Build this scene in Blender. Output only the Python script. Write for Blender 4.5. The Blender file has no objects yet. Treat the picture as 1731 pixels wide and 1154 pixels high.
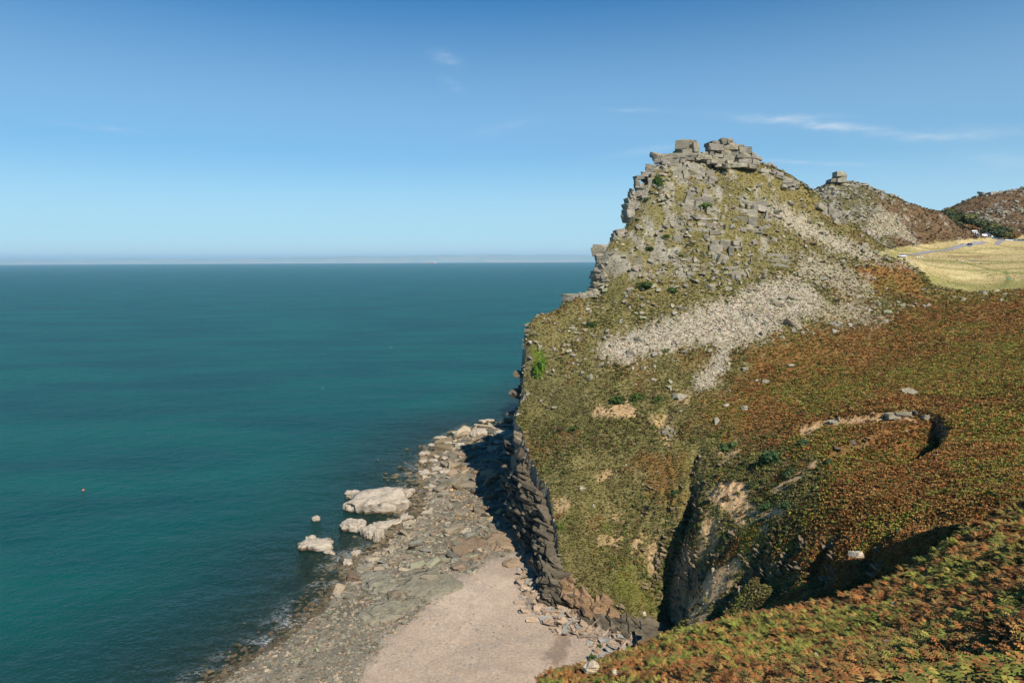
import bpy, bmesh, math, random
import numpy as np
from mathutils import Matrix, Vector
R = math.radians
rng = np.random.default_rng(7); random.seed(7)
C = bpy.context.scene.collection
S = bpy.context.scene
# ------------------------------------------------------------------ camera
F = 1154.0; H = 115.0; PITCH = math.atan(137.5/1154); ROLL = R(.27)
SUN_AZ = R(153); SUN_EL = R(44)          # azimuth clockwise from +Y
cam = bpy.data.cameras.new('camera'); cam.sensor_width = 36; cam.lens = 24; cam.clip_end = 200000; cam.clip_start = .5
co = bpy.data.objects.new('camera', cam); C.objects.link(co); S.camera = co
fw = np.array([0, math.cos(PITCH), -math.sin(PITCH)]); rt0 = np.array([1., 0, 0]); up0 = np.array([0, math.sin(PITCH), math.cos(PITCH)])
rt = math.cos(ROLL)*rt0-math.sin(ROLL)*up0; up = math.sin(ROLL)*rt0+math.cos(ROLL)*up0
M4 = Matrix.Identity(4)
for i in range(3):
    M4[i][0] = rt[i]; M4[i][1] = up[i]; M4[i][2] = -fw[i]
M4[2][3] = H
co.matrix_world = M4
S.view_settings.view_transform = 'Standard'; S.view_settings.look = 'None'; S.view_settings.gamma = 1
S.view_settings.exposure = 0.42
S.cycles.max_bounces = 6; S.cycles.transparent_max_bounces = 16; S.cycles.volume_bounces = 0
# ------------------------------------------------------------------ node helpers
class NT:
    def __init__(s, nt): s.t = nt; nt.nodes.clear()
    def n(s, ty, ins=None, **kw):
        nd = s.t.nodes.new(ty)
        for k, v in kw.items(): setattr(nd, k, v)
        if ins:
            for k, v in ins.items():
                if isinstance(v, tuple) and len(v) == 2 and hasattr(v[0], 'outputs'): s.t.links.new(v[0].outputs[v[1]], nd.inputs[k])
                elif hasattr(v, 'outputs'): s.t.links.new(v.outputs[0], nd.inputs[k])
                else: nd.inputs[k].default_value = v
        return nd
    def math(s, op, a, b=0., c=0., clamp=False):
        return s.n('ShaderNodeMath', {0: a, 1: b, 2: c}, operation=op, use_clamp=clamp)
    def ramp(s, fac, stops, interp='LINEAR'):
        r = s.n('ShaderNodeValToRGB', {0: fac}); r.color_ramp.interpolation = interp
        el = r.color_ramp.elements
        while len(el) < len(stops): el.new(.5)
        for e, (p, c) in zip(el, stops):
            e.position = p; e.color = (*c, 1) if not isinstance(c, float) else (c, c, c, 1)
        return r
    def mix(s, fac, a, b, blend='MIX'):
        m = s.n('ShaderNodeMix', data_type='RGBA', blend_type=blend)
        for k, v in ((0, fac), (6, a), (7, b)):
            if isinstance(v, tuple) and len(v) == 2 and hasattr(v[0], 'outputs'): s.t.links.new(v[0].outputs[v[1]], m.inputs[k])
            elif hasattr(v, 'outputs'): s.t.links.new(v.outputs[0], m.inputs[k])
            else: m.inputs[k].default_value = (*v, 1) if isinstance(v, tuple) and len(v) == 3 else v
        return (m, 2)
    def noise(s, vec, scale, detail=4, rough=.55, **kw):
        ins = {'Scale': scale, 'Detail': detail, 'Roughness': rough}
        if vec: ins['Vector'] = vec
        return s.n('ShaderNodeTexNoise', ins, **kw)
def newmat(name):
    m = bpy.data.materials.new(name); m.use_nodes = True
    return m, NT(m.node_tree)
# ------------------------------------------------------------------ world: sky + thin cirrus
def ray(px, py):
    px = np.asarray(px, float); py = np.asarray(py, float)
    a = (px-865.5)/F; b = (577-py)/F
    d = fw+a[..., None]*rt+b[..., None]*up
    return d
W = bpy.data.worlds.new('World'); S.world = W; W.use_nodes = True
n = NT(W.node_tree)
sky = n.n('ShaderNodeTexSky', sky_type='NISHITA', sun_disc=False, sun_elevation=SUN_EL, sun_rotation=SUN_AZ, altitude=100, air_density=1.0, dust_density=0.0, ozone_density=3.5)
tc = n.n('ShaderNodeTexCoord')
cir = None
# cirrus wisps: (centre px, py, length rad, width rad, tilt, strength)
for (cx, cy, ln, wd, tilt, st) in [(1400, 212, .11, .006, -10, .55), (1620, 226, .085, .009, -3, .3), (1340, 198, .06, .004, -3, .25), (752, 99, .019, .010, -12, .30),
                                   (1370, 275, .075, .0028, -6, .32), (1090, 256, .055, .006, 7, .22), (170, 217, .045, .003, -2, .22), (1075, 186, .05, .003, -4, .2),
                                   (850, 217, .05, .007, 14, .16), (1690, 270, .04, .009, -12, .2), (765, 145, .016, .008, -25, .14)]:
    d = ray(cx, cy); d = d/np.linalg.norm(d)
    tx = np.cross(d, [0, 0, 1.]); tx /= np.linalg.norm(tx); ty = np.cross(tx, d)
    c_, s_ = math.cos(R(tilt)), math.sin(R(tilt))
    ax = c_*tx+s_*ty; ay = -s_*tx+c_*ty
    warp = n.noise((tc, 0), 22, 3, .6)
    off = n.math('MULTIPLY', n.math('SUBTRACT', warp, .5), wd*2.2)
    u = n.math('DIVIDE', (n.n('ShaderNodeVectorMath', {0: (tc, 0), 1: tuple(ax)}, operation='DOT_PRODUCT'), 1), ln)
    v0 = n.math('SUBTRACT', (n.n('ShaderNodeVectorMath', {0: (tc, 0), 1: tuple(ay)}, operation='DOT_PRODUCT'), 1), off)
    v = n.math('DIVIDE', v0, wd)
    r2 = n.math('ADD', n.math('MULTIPLY', u, u), n.math('MULTIPLY', v, v))
    g = n.math('EXPONENT', n.math('MULTIPLY', r2, -1.3))
    g = n.math('MULTIPLY', g, st)
    cir = g if cir is None else n.math('ADD', cir, g)
mp = n.n('ShaderNodeMapping', {'Vector': (tc, 0), 'Rotation': (0, 0, .1), 'Scale': (1, 1, 5)})
br = n.math('MULTIPLY', n.noise(mp, 26, 6, .65), 2.6); br = n.math('SUBTRACT', br, .75, clamp=True)
# only forward hemisphere
cir = n.math('MULTIPLY', cir, br, clamp=True)
fwd = n.math('GREATER_THAN', (n.n('ShaderNodeVectorMath', {0: (tc, 0), 1: (0, 1, 0)}, operation='DOT_PRODUCT'), 1), 0.)
cir = n.math('MULTIPLY', cir, fwd)
sxyz = n.n('ShaderNodeSeparateXYZ', {0: (tc, 0)})
low = n.ramp(n.math('ABSOLUTE', (sxyz, 2)), [(0., .92), (.05, .72), (.16, .38), (.42, .0)], 'EASE')
skc = n.n('ShaderNodeHueSaturation', {'Color': n.mix(1., sky, (.22, .72, 1.0, 1.), 'MULTIPLY'), 'Saturation': 1.18, 'Value': 1.0})
skc = n.mix(low, skc, (5.9, 8.0, 9.3))
col = n.mix(cir, skc, (7.2, 8.0, 8.8))
bg = n.n('ShaderNodeBackground', {'Color': col, 'Strength': .076})
n.n('ShaderNodeOutputWorld', {'Surface': bg})
# ------------------------------------------------------------------ sun
sl = bpy.data.lights.new('sun', 'SUN'); sl.energy = 4.9; sl.angle = R(.5); sl.color = (1, .93, .82)
so = bpy.data.objects.new('sun', sl); C.objects.link(so)
sd_ = Vector((math.sin(SUN_AZ)*math.cos(SUN_EL), math.cos(SUN_AZ)*math.cos(SUN_EL), math.sin(SUN_EL)))
so.rotation_euler = sd_.to_track_quat('Z', 'Y').to_euler(); so.location = (200, -100, 300)
# ------------------------------------------------------------------ noise in numpy
def _h(ix, iy, iz, s):
    h = (ix.astype(np.int64)*374761393+iy.astype(np.int64)*668265263+iz.astype(np.int64)*1274126177+s*974711) & 0xffffffff
    h = ((h ^ (h >> 13))*1274126177) & 0xffffffff
    h = (h ^ (h >> 16)) & 0xffffff
    return h/float(0xffffff)
def vn2(x, y, s=0):
    ix = np.floor(x); iy = np.floor(y); fx = x-ix; fy = y-iy
    fx = fx*fx*(3-2*fx); fy = fy*fy*(3-2*fy); z = np.zeros_like(ix)
    a = _h(ix, iy, z, s); b = _h(ix+1, iy, z, s); c = _h(ix, iy+1, z, s); d = _h(ix+1, iy+1, z, s)
    return (a+(b-a)*fx)*(1-fy)+(c+(d-c)*fx)*fy
def fbm(x, y, sc, o=4, s=0, g=.5):
    r = np.zeros(np.shape(x)); a = 1.; t = 0
    for i in range(o):
        c_, s_ = math.cos(i*1.1+.4), math.sin(i*1.1+.4)
        r += a*(vn2((x*c_-y*s_)/sc+i*17.3, (x*s_+y*c_)/sc-i*9.1, s+i)*2-1); t += a; a *= g; sc *= .5
    return r/t
def sst(a, b, x):
    t = np.clip((x-a)/(b-a), 0, 1); return t*t*(3-2*t)
def project(X, Y, Z):
    dz = Z-H
    yc = Y*fw[1]+dz*fw[2]; xc = X*rt[0]+Y*rt[1]+dz*rt[2]; uc = X*up[0]+Y*up[1]+dz*up[2]
    return 865.5+F*xc/yc, 577-F*uc/yc
def at(px, py, D):
    d = ray(px, py); t = D/d[..., 1]
    return np.stack([d[..., 0]*t, d[..., 1]*t, H+d[..., 2]*t], -1)
def atz(px, py, z):
    d = ray(px, py); t = (z-H)/d[..., 2]
    return np.stack([d[..., 0]*t, d[..., 1]*t, H+d[..., 2]*t], -1)
def segdist(x, y, poly, closed=False):
    best = np.full(np.shape(x), 1e18); arc = np.zeros(np.shape(x)); side = np.zeros(np.shape(x))
    P = [np.array(p[:2], float) for p in poly]
    if closed: P.append(P[0])
    L = 0
    for a, b in zip(P[:-1], P[1:]):
        d = b-a; l2 = max(d@d, 1e-9); t = np.clip(((x-a[0])*d[0]+(y-a[1])*d[1])/l2, 0, 1)
        q = (x-a[0]-t*d[0])**2+(y-a[1]-t*d[1])**2; m = q < best
        best = np.where(m, q, best); arc = np.where(m, L+t*math.sqrt(l2), arc)
        side = np.where(m, np.sign(d[0]*(y-a[1])-d[1]*(x-a[0])), side); L += math.sqrt(l2)
    return np.sqrt(best), arc/L, side
def inside(x, y, poly):
    r = np.zeros(np.shape(x), bool); n_ = len(poly)
    for i in range(n_):
        x0, y0 = poly[i][:2]; x1, y1 = poly[(i+1) % n_][:2]
        if y0 == y1: continue
        c_ = ((y0 > y) != (y1 > y)) & (x < (x1-x0)*(y-y0)/(y1-y0)+x0); r ^= c_
    return r
def sdpoly(x, y, poly):
    d, _, _ = segdist(x, y, poly, True); return np.where(inside(x, y, poly), d, -d)
# ------------------------------------------------------------------ terrain control points: pixel x, pixel y, distance
CP = """
1150 262 384|1175 262 386|1125 285 376|1200 275 386|1240 283 388|1280 287 390|1320 298 388|1345 313 386|1370 328 386|1112 281 380|1090 306 374|1074 352 366|1067 384 360
1041 405 356|1021 425 350|1017 457 345|1014 493 340|975 503 338|952 515 335|920 538 332|892 552 327|893 600 317|896 650 309|880 680 304|870 702 297|876 740 281|900 790 265|925 830 250|936 870 238|946 910 228|950 950 220|960 975 216|1000 1010 208|1040 1035 203|1090 1052 198
1150 330 366|1120 400 350|1180 400 348|1240 350 366|1240 400 350|1300 330 378|1300 380 362|1350 350 380|1350 400 362|1100 450 340|1180 450 338|1250 450 338|1320 450 340|1400 400 370|1400 450 345|1440 390 374|1480 412 370|1530 438 360|1565 462 350
1050 500 330|1150 500 325|1250 500 322|1350 500 318|1450 480 335|1500 500 328|950 560 320|1050 560 312|1150 560 306|1250 560 300|1350 560 295|1450 540 303|1560 510 320|1650 497 330|1731 493 330|1850 490 320
930 620 308|1000 620 298|1100 630 288|1200 640 278|1300 630 272|1400 620 262|1500 600 262|1600 580 262|1700 570 255|1850 570 240
920 700 292|1000 700 276|1080 700 266|1150 700 258|1250 700 246|1350 700 228|1450 680 218|1550 670 212|1650 660 208|1750 650 200|1900 640 190
960 780 256|1030 780 250|1100 780 243|1180 780 232|1260 780 217|1340 780 197|1420 780 182|1500 780 172|1600 770 165|1700 760 158|1850 760 150
980 860 236|1050 860 235|1110 860 228|1200 850 205|1270 860 190|1350 860 170|1430 860 155|1500 860 147|1600 850 135|1700 830 122|1850 830 110
1000 940 219|1060 940 216|1100 940 216|1170 930 200|1240 940 180|1320 930 163|1400 930 147|1470 930 132|1540 920 118|1620 885 110
1060 1000 206|1100 1010 208|1180 1000 188|1220 1000 174|1150 1060 195|1280 1000 158|1350 1000 138|1430 985 120
1731 845 75|1700 862 76|1650 895 75|1600 930 73|1540 962 72|1480 995 72|1420 1012 72|1350 1030 73|1270 1045 74|1170 1072 76|1100 1087 74|1050 1105 70|1000 1125 66|930 1137 63|900 1148 61
950 1154 57|1050 1154 51|1150 1154 44|1280 1154 36|1400 1154 31|1550 1154 27|1731 1154 23|1500 1085 42|1600 1050 42|1731 1000 38|1731 920 54|1600 985 56|1400 1070 50|1250 1090 56
1626 441 436|1690 475 365|1731 470 360|1850 465 350|1580 470 365|1560 440 420|1500 430 420|1731 440 430|1850 435 420|1600 425 500|1690 425 500|1840 420 500|1540 428 480|1600 412 590|1638 416 560|1700 408 610|1731 406 640|1850 400 640
1373 327 560|1385 318 555|1400 312 552|1420 309 552|1440 311 552|1460 314 553|1490 330 552|1520 343 550|1560 352 555|1590 372 570|1620 388 590|1645 397 610|1640 402 600|1585 405 575
1450 400 510|1500 412 500|1550 414 520|1450 370 520|1500 375 525|1540 385 540|1420 350 530|1470 345 535
1592 357 900|1620 345 880|1650 334 870|1680 328 865|1731 320 860|1800 305 850|1900 290 840|1650 370 800|1700 360 790|1731 385 740|1640 385 730|1690 392 700|1600 375 800|1850 370 760
"""
pts = []
for ln in CP.strip().split('\n'):
    for q in ln.split('|'):
        a, b, c_ = map(float, q.split()); pts.append(at(a, b, c_))
# hidden ground given directly in metres: behind the ridge lines and round the camera
for q in [(60, 92, 66), (45, 95, 58), (30, 98, 50), (15, 95, 46), (75, 95, 73), (40, 120, 44), (55, 112, 52), (25, 130, 30), (42, 165, 18), (58, 150, 34), (36, 150, 22), (20, 100, 44), (80, 110, 69),
          (0, 0, 112.5), (0, 12, 104.5), (10, 12, 106), (-8, 0, 109), (0, 28, 92), (12, 20, 101.5), (3, 45, 81), (-6, 30, 88), (22, 6, 112.5), (30, 0, 118), (48, 28, 105), (62, 48, 97), (65, 58, 92), (83, 79, 113), (102, 80, 106), (100, 100, 88), (92, 55, 112), (37, 10, 120), (0, 60, 76),  # unseen rise on the right, heights shaped to cast shadow on bowl and foreground
          (70, 400, 132), (60, 420, 100), (40, 430, 60), (110, 430, 165), (130, 470, 120), (170, 520, 115), (160, 450, 140), (200, 640, 120), (270, 640, 150), (300, 620, 150), (330, 640, 140), (190, 600, 150), (230, 600, 165),
          (100, 480, 70), (60, 500, 20), (140, 560, 70), (200, 720, 60), (350, 740, 120), (450, 760, 120), (560, 950, 165), (700, 1000, 180), (900, 1000, 195), (560, 1100, 150), (700, 1200, 150), (900, 1200, 180),
          (30, 370, 70), (20, 350, 58), (45, 385, 85), (60, 390, 118), (5, 340, 55), (-5, 320, 40), (34, 355, 80), (52, 375, 104), (500, 1300, 100), (300, 1000, 60)]:
    pts.append(np.array(q, float))
pts = np.array(pts)
def rbf_fit(P, c2=36., lam=.25):
    d = np.sqrt((P[:, None, 0]-P[None, :, 0])**2+(P[:, None, 1]-P[None, :, 1])**2+c2)
    n_ = len(P); A = np.zeros((n_+3, n_+3)); A[:n_, :n_] = d-np.eye(n_)*lam
    Q = np.c_[np.ones(n_), P[:, :2]/500]; A[:n_, n_:] = Q; A[n_:, :n_] = Q.T
    return np.linalg.solve(A, np.r_[P[:, 2], 0, 0, 0])
wts = rbf_fit(pts)
def Ttop(x, y, c2=36.):
    sh = np.shape(x); x = np.ravel(x); y = np.ravel(y); out = np.empty(len(x)); n_ = len(pts)
    P0 = pts[:, 0].astype(np.float32); P1 = pts[:, 1].astype(np.float32); w = wts[:n_].astype(np.float32)
    for i in range(0, len(x), 20000):
        a = x[i:i+20000].astype(np.float32)[:, None]; b = y[i:i+20000].astype(np.float32)[:, None]
        out[i:i+20000] = np.sqrt((a-P0)**2+(b-P1)**2+c2)@w
    out += wts[n_]+wts[n_+1]*x/500+wts[n_+2]*y/500
    return out.reshape(sh)
# cliff line (land lies to its right), world metres
CLIFF = [(900, 1500), (420, 1050), (230, 800), (130, 600), (85, 500), (55, 455), (38, 425), (27, 395), (20, 372), (13, 352), (5.5, 338), (4, 322), (3.2, 309), (1.2, 303), (.2, 297), (1.2, 288), (4, 275), (7, 263), (11.5, 250), (13.3, 238), (14.8, 228), (15.2, 219), (17, 213.5), (24, 204.5), (31, 199.5), (40, 194.5),
         (44, 189), (37, 178), (31, 160), (22, 125), (12, 100), (5, 80), (1.5, 66), (-1, 55), (-6, 40), (-12, 10), (-20, -30)]
LANDP = CLIFF+[(1800, -30), (1800, 1500)]
# water line on the shore from pixels at sea level
WL = [tuple(p[:2]) for p in atz([905, 868, 800, 762, 735, 705, 712, 700, 668, 640, 600, 585, 560, 515, 470, 420, 370, 330], [700, 716, 722, 742, 770, 812, 838, 872, 898, 925, 945, 975, 1005, 1045, 1085, 1120, 1154, 1200], 0.)]
WL = [(60, 640), (30, 560)]+WL+[(-150, 100), (-200, 0)]
SEAP = WL+[(400, 0), (400, 640)]
def shore(x, y):
    d = sdpoly(x+fbm(x, y, 9, 3, 5)*3.0, y+fbm(x, y, 13, 3, 6)*4, SEAP)
    z = np.where(d > 0, 3.4*(1-np.exp(-d/30.)), -6*(1-np.exp(d/75.)))
    return z, d
# features cut in the slope: polylines in pixels, traced to world on the smooth surface
def march(px, py, fn, lo=20., hi=900., n_=500):
    d = ray(px, py)/ray(px, py)[..., 1:2]; prev = lo; res = np.full(np.shape(px), hi, float); done = np.zeros(np.shape(px), bool)
    for D in np.geomspace(lo, hi, n_):
        z = H+d[..., 2]*D; hgt = fn(d[..., 0]*D, np.full(np.shape(px), D)); hit = (~done) & (hgt >= z)
        res = np.where(hit, D, res); done |= hit
    return np.stack([d[..., 0]*res, res, H+d[..., 2]*res], -1)
def pxw(l, **k):
    a = np.array(l, float); return [tuple(p) for p in march(a[:, 0], a[:, 1], Ttop, **k)]
ARC = pxw([(1345, 722), (1400, 708), (1480, 698), (1550, 693), (1592, 703), (1607, 728), (1590, 757), (1545, 783)], lo=100)
ARCP = ARC+pxw([(1450, 800), (1370, 760)], lo=100)
GUL = [(pxw([(1172, 822), (1160, 880), (1138, 930), (1130, 990), (1125, 1072)], lo=150), 7.5, 3.0, 1.),
       (pxw([(1180, 760), (1168, 800), (1172, 830)], lo=150), 3., 3., 1.),
       (pxw([(1282, 950), (1234, 1008), (1190, 1064)], lo=130), 6., 3.2, 1.),
       (pxw([(1150, 730), (1120, 715), (1128, 690)], lo=150), 2.5, 3., 1.),
       (pxw([(1395, 990), (1385, 955), (1400, 925)], lo=100), 3., 2.5, 1.),
       (pxw([(1330, 1000), (1310, 965), (1345, 935)], lo=100), 2.5, 2.5, 1.),
       (pxw([(1300, 985), (1285, 945)], lo=100), 2.5, 2., 1.),
       (pxw([(1440, 1000), (1470, 965), (1475, 925)], lo=100), 2.5, 2.5, 1.)]
def height(X, Y):
    wx = X+fbm(X, Y, 14, 3, 21)*1.2; wy = Y+fbm(X, Y, 14, 3, 22)*1.2
    T = Ttop(X, Y)
    far = sst(250, 420, Y)
    if np.ndim(X) == 2:
        gx = np.gradient(T, axis=1)/np.gradient(X, axis=1); gy = np.gradient(T, axis=0)/np.gradient(Y, axis=0); cal = np.where(Y > 325, .12+.88*sst(.12, .45, np.hypot(gx, gy)), 1.)
    else: cal = 1.
    T = T+(fbm(X, Y, 30, 3, 1)*1.2*sst(30, 120, Y)+fbm(X, Y, 9, 4, 2)*(.9+far)*sst(20, 90, Y)+fbm(X, Y, 2.5, 3, 3)*.35)*cal
    # landslip scar
    d, a, sd = segdist(wx, wy, ARC); ins = inside(wx, wy, ARCP)
    dep = 1.8+11.0*sst(.45, .8, a)*(1-sst(.93, 1., a))
    T = T-np.where(ins, dep*sst(0, 1.1+a, d)*np.exp(-d/(9.+7*a)), 0)
    d, a, sd = segdist(X, Y, GUL[0][0]); near_ = sst(30, 8, d)*(Y > 100)
    T = T+near_*(np.abs(fbm(X+wx*.3, Y, 6.5, 4, 61, .6))*-3.4+1.0)
    for pl, dp, w, _ in GUL:
        d, a, sd = segdist(wx, wy, pl)
        T = T-dp*np.exp(-(d/w)**2*1.6)*sst(0, .18, a+.06)*(1-.0*a)
    B, dsh = shore(X, Y)
    B = B+fbm(X, Y, 5, 3, 9)*.35*sst(0, 3, np.abs(dsh))
    s = sdpoly(X, Y, LANDP)
    led = fbm(X*.6, Y, 6, 4, 31)*2.4+fbm(X, Y, 1.8, 2, 33)*.5
    s2 = s+led*.8
    k = np.clip((s2+2.5)/4.2, 0, 1)
    k = k**.75
    hgt = np.maximum(T-B, 0)
    # ledges in the face
    kk = k*np.maximum(hgt, 1)/3.2+vn2(X/4, Y/4, 40)*1.5; st = (np.floor(kk)+sst(.55, 1., kk-np.floor(kk))); k2 = (st-vn2(X/4, Y/4, 40)*1.5)*3.2/np.maximum(hgt, 1)
    k = np.where((k > .02) & (k < .985), np.clip(.45*k+.55*k2, 0, 1), k)
    Z = B+hgt*k
    return Z, s, dsh, k, T
# polar grid
NC, NR = 1080, 1040
ratio = np.linspace(-.64, .98, NC); rows = np.geomspace(11., 1300., NR)
X = rows[:, None]*ratio[None, :]; Y = np.repeat(rows[:, None], NC, 1)
Z, SDL, DSH, KK, TT = height(X, Y)
PX, PY = project(X, Y, Z)
# --- image-traced ground cover regions (as places on the ground)
nz = fbm(X, Y, 5, 4, 51); nz2 = fbm(X, Y, 1.6, 3, 52); nb = fbm(X, Y, 22, 4, 53); nf = rng.random(X.shape)*2-1
def reg(poly, soft=6, rag=8, y0=0, y1=2000):
    m = np.zeros(X.shape); a = np.array(poly, float)
    sel = (PX > a[:, 0].min()-30) & (PX < a[:, 0].max()+30) & (PY > a[:, 1].min()-30) & (PY < a[:, 1].max()+30) & (Y > y0) & (Y < y1) & (SDL > -3)
    q = sdpoly(PX[sel]+nz[sel]*rag*1.5, PY[sel]+nz2[sel]*rag, poly); m[sel] = sst(-soft, soft, q+nf[sel]*soft*.5); return m
SCREE = reg([(1012, 590), (1040, 570), (1110, 545), (1180, 520), (1250, 500), (1290, 475), (1345, 468), (1390, 500), (1395, 525), (1330, 545), (1300, 570), (1240, 583), (1228, 620), (1202, 655), (1168, 656), (1190, 620), (1212, 588), (1180, 578), (1100, 598), (1060, 612), (1020, 605)], 11, 13, 230, 420)
SCREE = SCREE*sst(-.75, -.1, fbm((X*.8+Y*.5), (Y*.8-X*.5)/3.5, 4, 4, 131)+.35)
SCREE2 = np.maximum(reg([(1290, 345), (1340, 353), (1390, 383), (1440, 408), (1500, 438), (1550, 452), (1500, 447), (1440, 436), (1380, 408), (1310, 372)], 9, 14, 300, 420)*.7,
                    reg([(1335, 425), (1400, 435), (1462, 470), (1475, 495), (1420, 490), (1360, 470)], 14, 20, 280, 420)*.55)
SCREE2 = np.maximum(SCREE2, reg([(1380, 520), (1440, 505), (1510, 535), (1480, 550), (1400, 540)], 14, 20, 250, 400)*.5)
SCREE3 = np.maximum(reg([(1472, 370), (1459, 392), (1484, 402), (1514, 396), (1549, 414), (1556, 412), (1524, 384), (1512, 367), (1482, 345)], 3, 5, 450, 640), reg([(1512, 363), (1580, 381), (1560, 377), (1510, 368)], 2, 3, 450, 640))
SOIL = np.zeros(X.shape)
for p, w in [([(1194, 831), (1222, 815), (1254, 815), (1263, 831), (1262, 846), (1285, 860), (1336, 857), (1323, 871), (1270, 880), (1246, 892), (1236, 870), (1203, 846)], 1),
             ([(1304, 830), (1350, 800), (1376, 772), (1382, 783), (1350, 812), (1310, 840)], 1), ([(1256, 940), (1240, 985), (1208, 1018), (1176, 1068), (1156, 1068), (1170, 1010), (1196, 968)], 1.), ([(1192, 860), (1215, 880), (1205, 930), (1185, 950), (1180, 900)], .7), ([(1092, 930), (1108, 900), (1116, 960), (1104, 1000)], .6),
             ([(1000, 690), (1060, 678), (1082, 690), (1075, 706), (1010, 705)], .8), ([(1350, 722), (1400, 709), (1480, 700), (1545, 696), (1545, 712), (1480, 716), (1400, 724), (1352, 740)], .9),
             ([(1060, 930), (1085, 890), (1092, 905), (1075, 935)], .7), ([(1005, 800), (1035, 795), (1035, 812), (1010, 815)], .6), ([(1100, 700), (1140, 700), (1130, 760), (1110, 740)], .5), ([(935, 845), (960, 840), (965, 860), (940, 870)], .6), ([(1010, 905), (1050, 905), (1050, 925), (1010, 920)], .45), ([(1215, 760), (1245, 752), (1250, 768), (1222, 782)], .7), ([(1355, 738), (1372, 728), (1378, 745), (1362, 752)], .8), ([(1285, 880), (1310, 885), (1296, 905), (1283, 900)], .6), ([(1145, 655), (1170, 665), (1160, 690), (1145, 680)], .4), ([(1030, 870), (1060, 865), (1065, 880), (1035, 885)], .4)]:
    SOIL = np.maximum(SOIL, reg(p, 3.5, 7, 90, 330)*w)
BRK = reg([(1180, 690), (1250, 640), (1300, 575), (1400, 560), (1500, 545), (1560, 500), (1731, 492), (2000, 490), (2000, 860), (1700, 880), (1420, 1010), (1330, 930), (1390, 830), (1360, 770), (1300, 740), (1220, 740)], 25, 30, 90, 340)
BRK = np.maximum(BRK, reg([(1440, 450), (1530, 448), (1575, 485), (1570, 505), (1480, 500)], 8, 10, 300, 420)); BRK = np.maximum(BRK, reg([(1080, 780), (1150, 760), (1160, 860), (1100, 840)], 15, 18, 200, 300)*.7)
BRK = np.maximum(BRK, sst(100, 85, Y))
GRN = reg([(1330, 660), (1420, 640), (1540, 610), (1640, 590), (1731, 560), (1900, 560), (1900, 620), (1640, 625), (1500, 650), (1420, 690), (1360, 695)], 20, 22, 100, 340)
GRN = np.maximum(GRN, reg([(1010, 930), (1100, 960), (1110, 1040), (1050, 1020)], 15, 16, 180, 260))
GRN = np.maximum(GRN, reg([(1230, 880), (1300, 890), (1310, 930), (1240, 950)], 12, 12, 120, 260)*.8)
SILT = reg([(898, 590), (915, 588), (925, 610), (918, 640), (905, 620)], 3, 4, 280, 340)*1.
HGR = reg([(1210, 270), (1290, 285), (1370, 325), (1400, 360), (1340, 350), (1250, 310)], 8, 14, 340, 420)
VAL = reg([(1480, 428), (1530, 440), (1568, 466), (1580, 484), (1640, 494), (1731, 489), (2100, 486), (2100, 395), (1700, 398), (1640, 404), (1560, 412), (1500, 422)], 2, 3, 325, 720)
LIT = (KK > .97)
# rockiness from slope
dzx = np.gradient(Z, axis=1)/np.gradient(X, axis=1); dzy = np.gradient(Z, axis=0)/np.gradient(Y, axis=0)
SLP = np.sqrt(dzx**2+dzy**2)
CRG = reg([(1140, 250), (1290, 285), (1330, 350), (1310, 400), (1280, 470), (1180, 480), (1090, 480), (1000, 500), (990, 420), (1050, 360), (1080, 270)], 15, 25, 320, 420)
def mixc(c, col, m):
    return c*(1-m[..., None])+np.array(col)*m[..., None]
rv = vn2(X/2.2, Y/2.2, 70); rv2 = fbm(X, Y, 4, 4, 71, .6)
heath = mixc(mixc(np.zeros(X.shape+(3,))+np.array([.165, .140, .050]), (.22, .185, .075), sst(-.1, .5, rv2)), (.105, .09, .032), sst(.1, .6, fbm(X, Y, 7, 4, 73, .65)))
brown = mixc(mixc(np.zeros(X.shape+(3,))+np.array([.23, .115, .036]), (.17, .13, .035), sst(-.25, .45, fbm(X, Y, 16, 5, 74, .6))), (.32, .15, .04), sst(.25, .6, rv2))
col = mixc(heath, (0, 0, 0), np.zeros(X.shape)); col = col*(1-BRK[..., None])+brown*BRK[..., None]
col = mixc(col, (.110, .125, .026), GRN*.75*sst(-.5, .3, nz))
col = mixc(col, (.205, .165, .055), HGR*.8)
col = mixc(col, (.14, .09, .04), reg([(1560, 395), (1731, 330), (1900, 300), (1900, 390), (1731, 400)], 10, 10, 640, 1300))
far2 = sst(430, 470, Y)*(1-VAL)
fcol = mixc(mixc(np.zeros(X.shape+(3,))+np.array([.12, .105, .045]), (.135, .085, .042), sst(-.2, .2, fbm(X, Y, 60, 4, 80)+sst(1480, 1540, PX)*.4-.1)), (.26, .24, .19), sst(.30, .5, fbm(X, Y, 11, 5, 81, .65)+.25*sst(1560, 1460, PX)))
col = col*(1-far2[..., None])+fcol*far2[..., None]
vcol = mixc(mixc(np.zeros(X.shape+(3,))+np.array([.40, .315, .145]), (.24, .215, .075), sst(-.05, .5, fbm(X/4, Y, 9, 4, 82)+sst(400, 340, Y)*.5)), (.50, .41, .20), sst(.15, .6, fbm(X/5, Y, 5, 4, 83)))
vcol = mixc(vcol, (.23, .14, .06), reg([(1600, 432), (1672, 432), (1660, 435), (1610, 435)], 1.2, 2, 400, 500)*.8)
col = col*(1-VAL[..., None])+vcol*VAL[..., None]
for pl, w in [([(1560, 440), (1625, 443), (1660, 452), (1700, 461), (1760, 463)], 1.6), ([(1700, 460), (1706, 474), (1690, 490)], 4), ([(1640, 441), (1731, 443), (1760, 442)], 1.2)]:
    d, _, _ = segdist(PX, PY, pl); col = mixc(col, (.17, .18, .05), (1-sst(w*.5, w*1.4, d))*VAL*.7)
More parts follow.
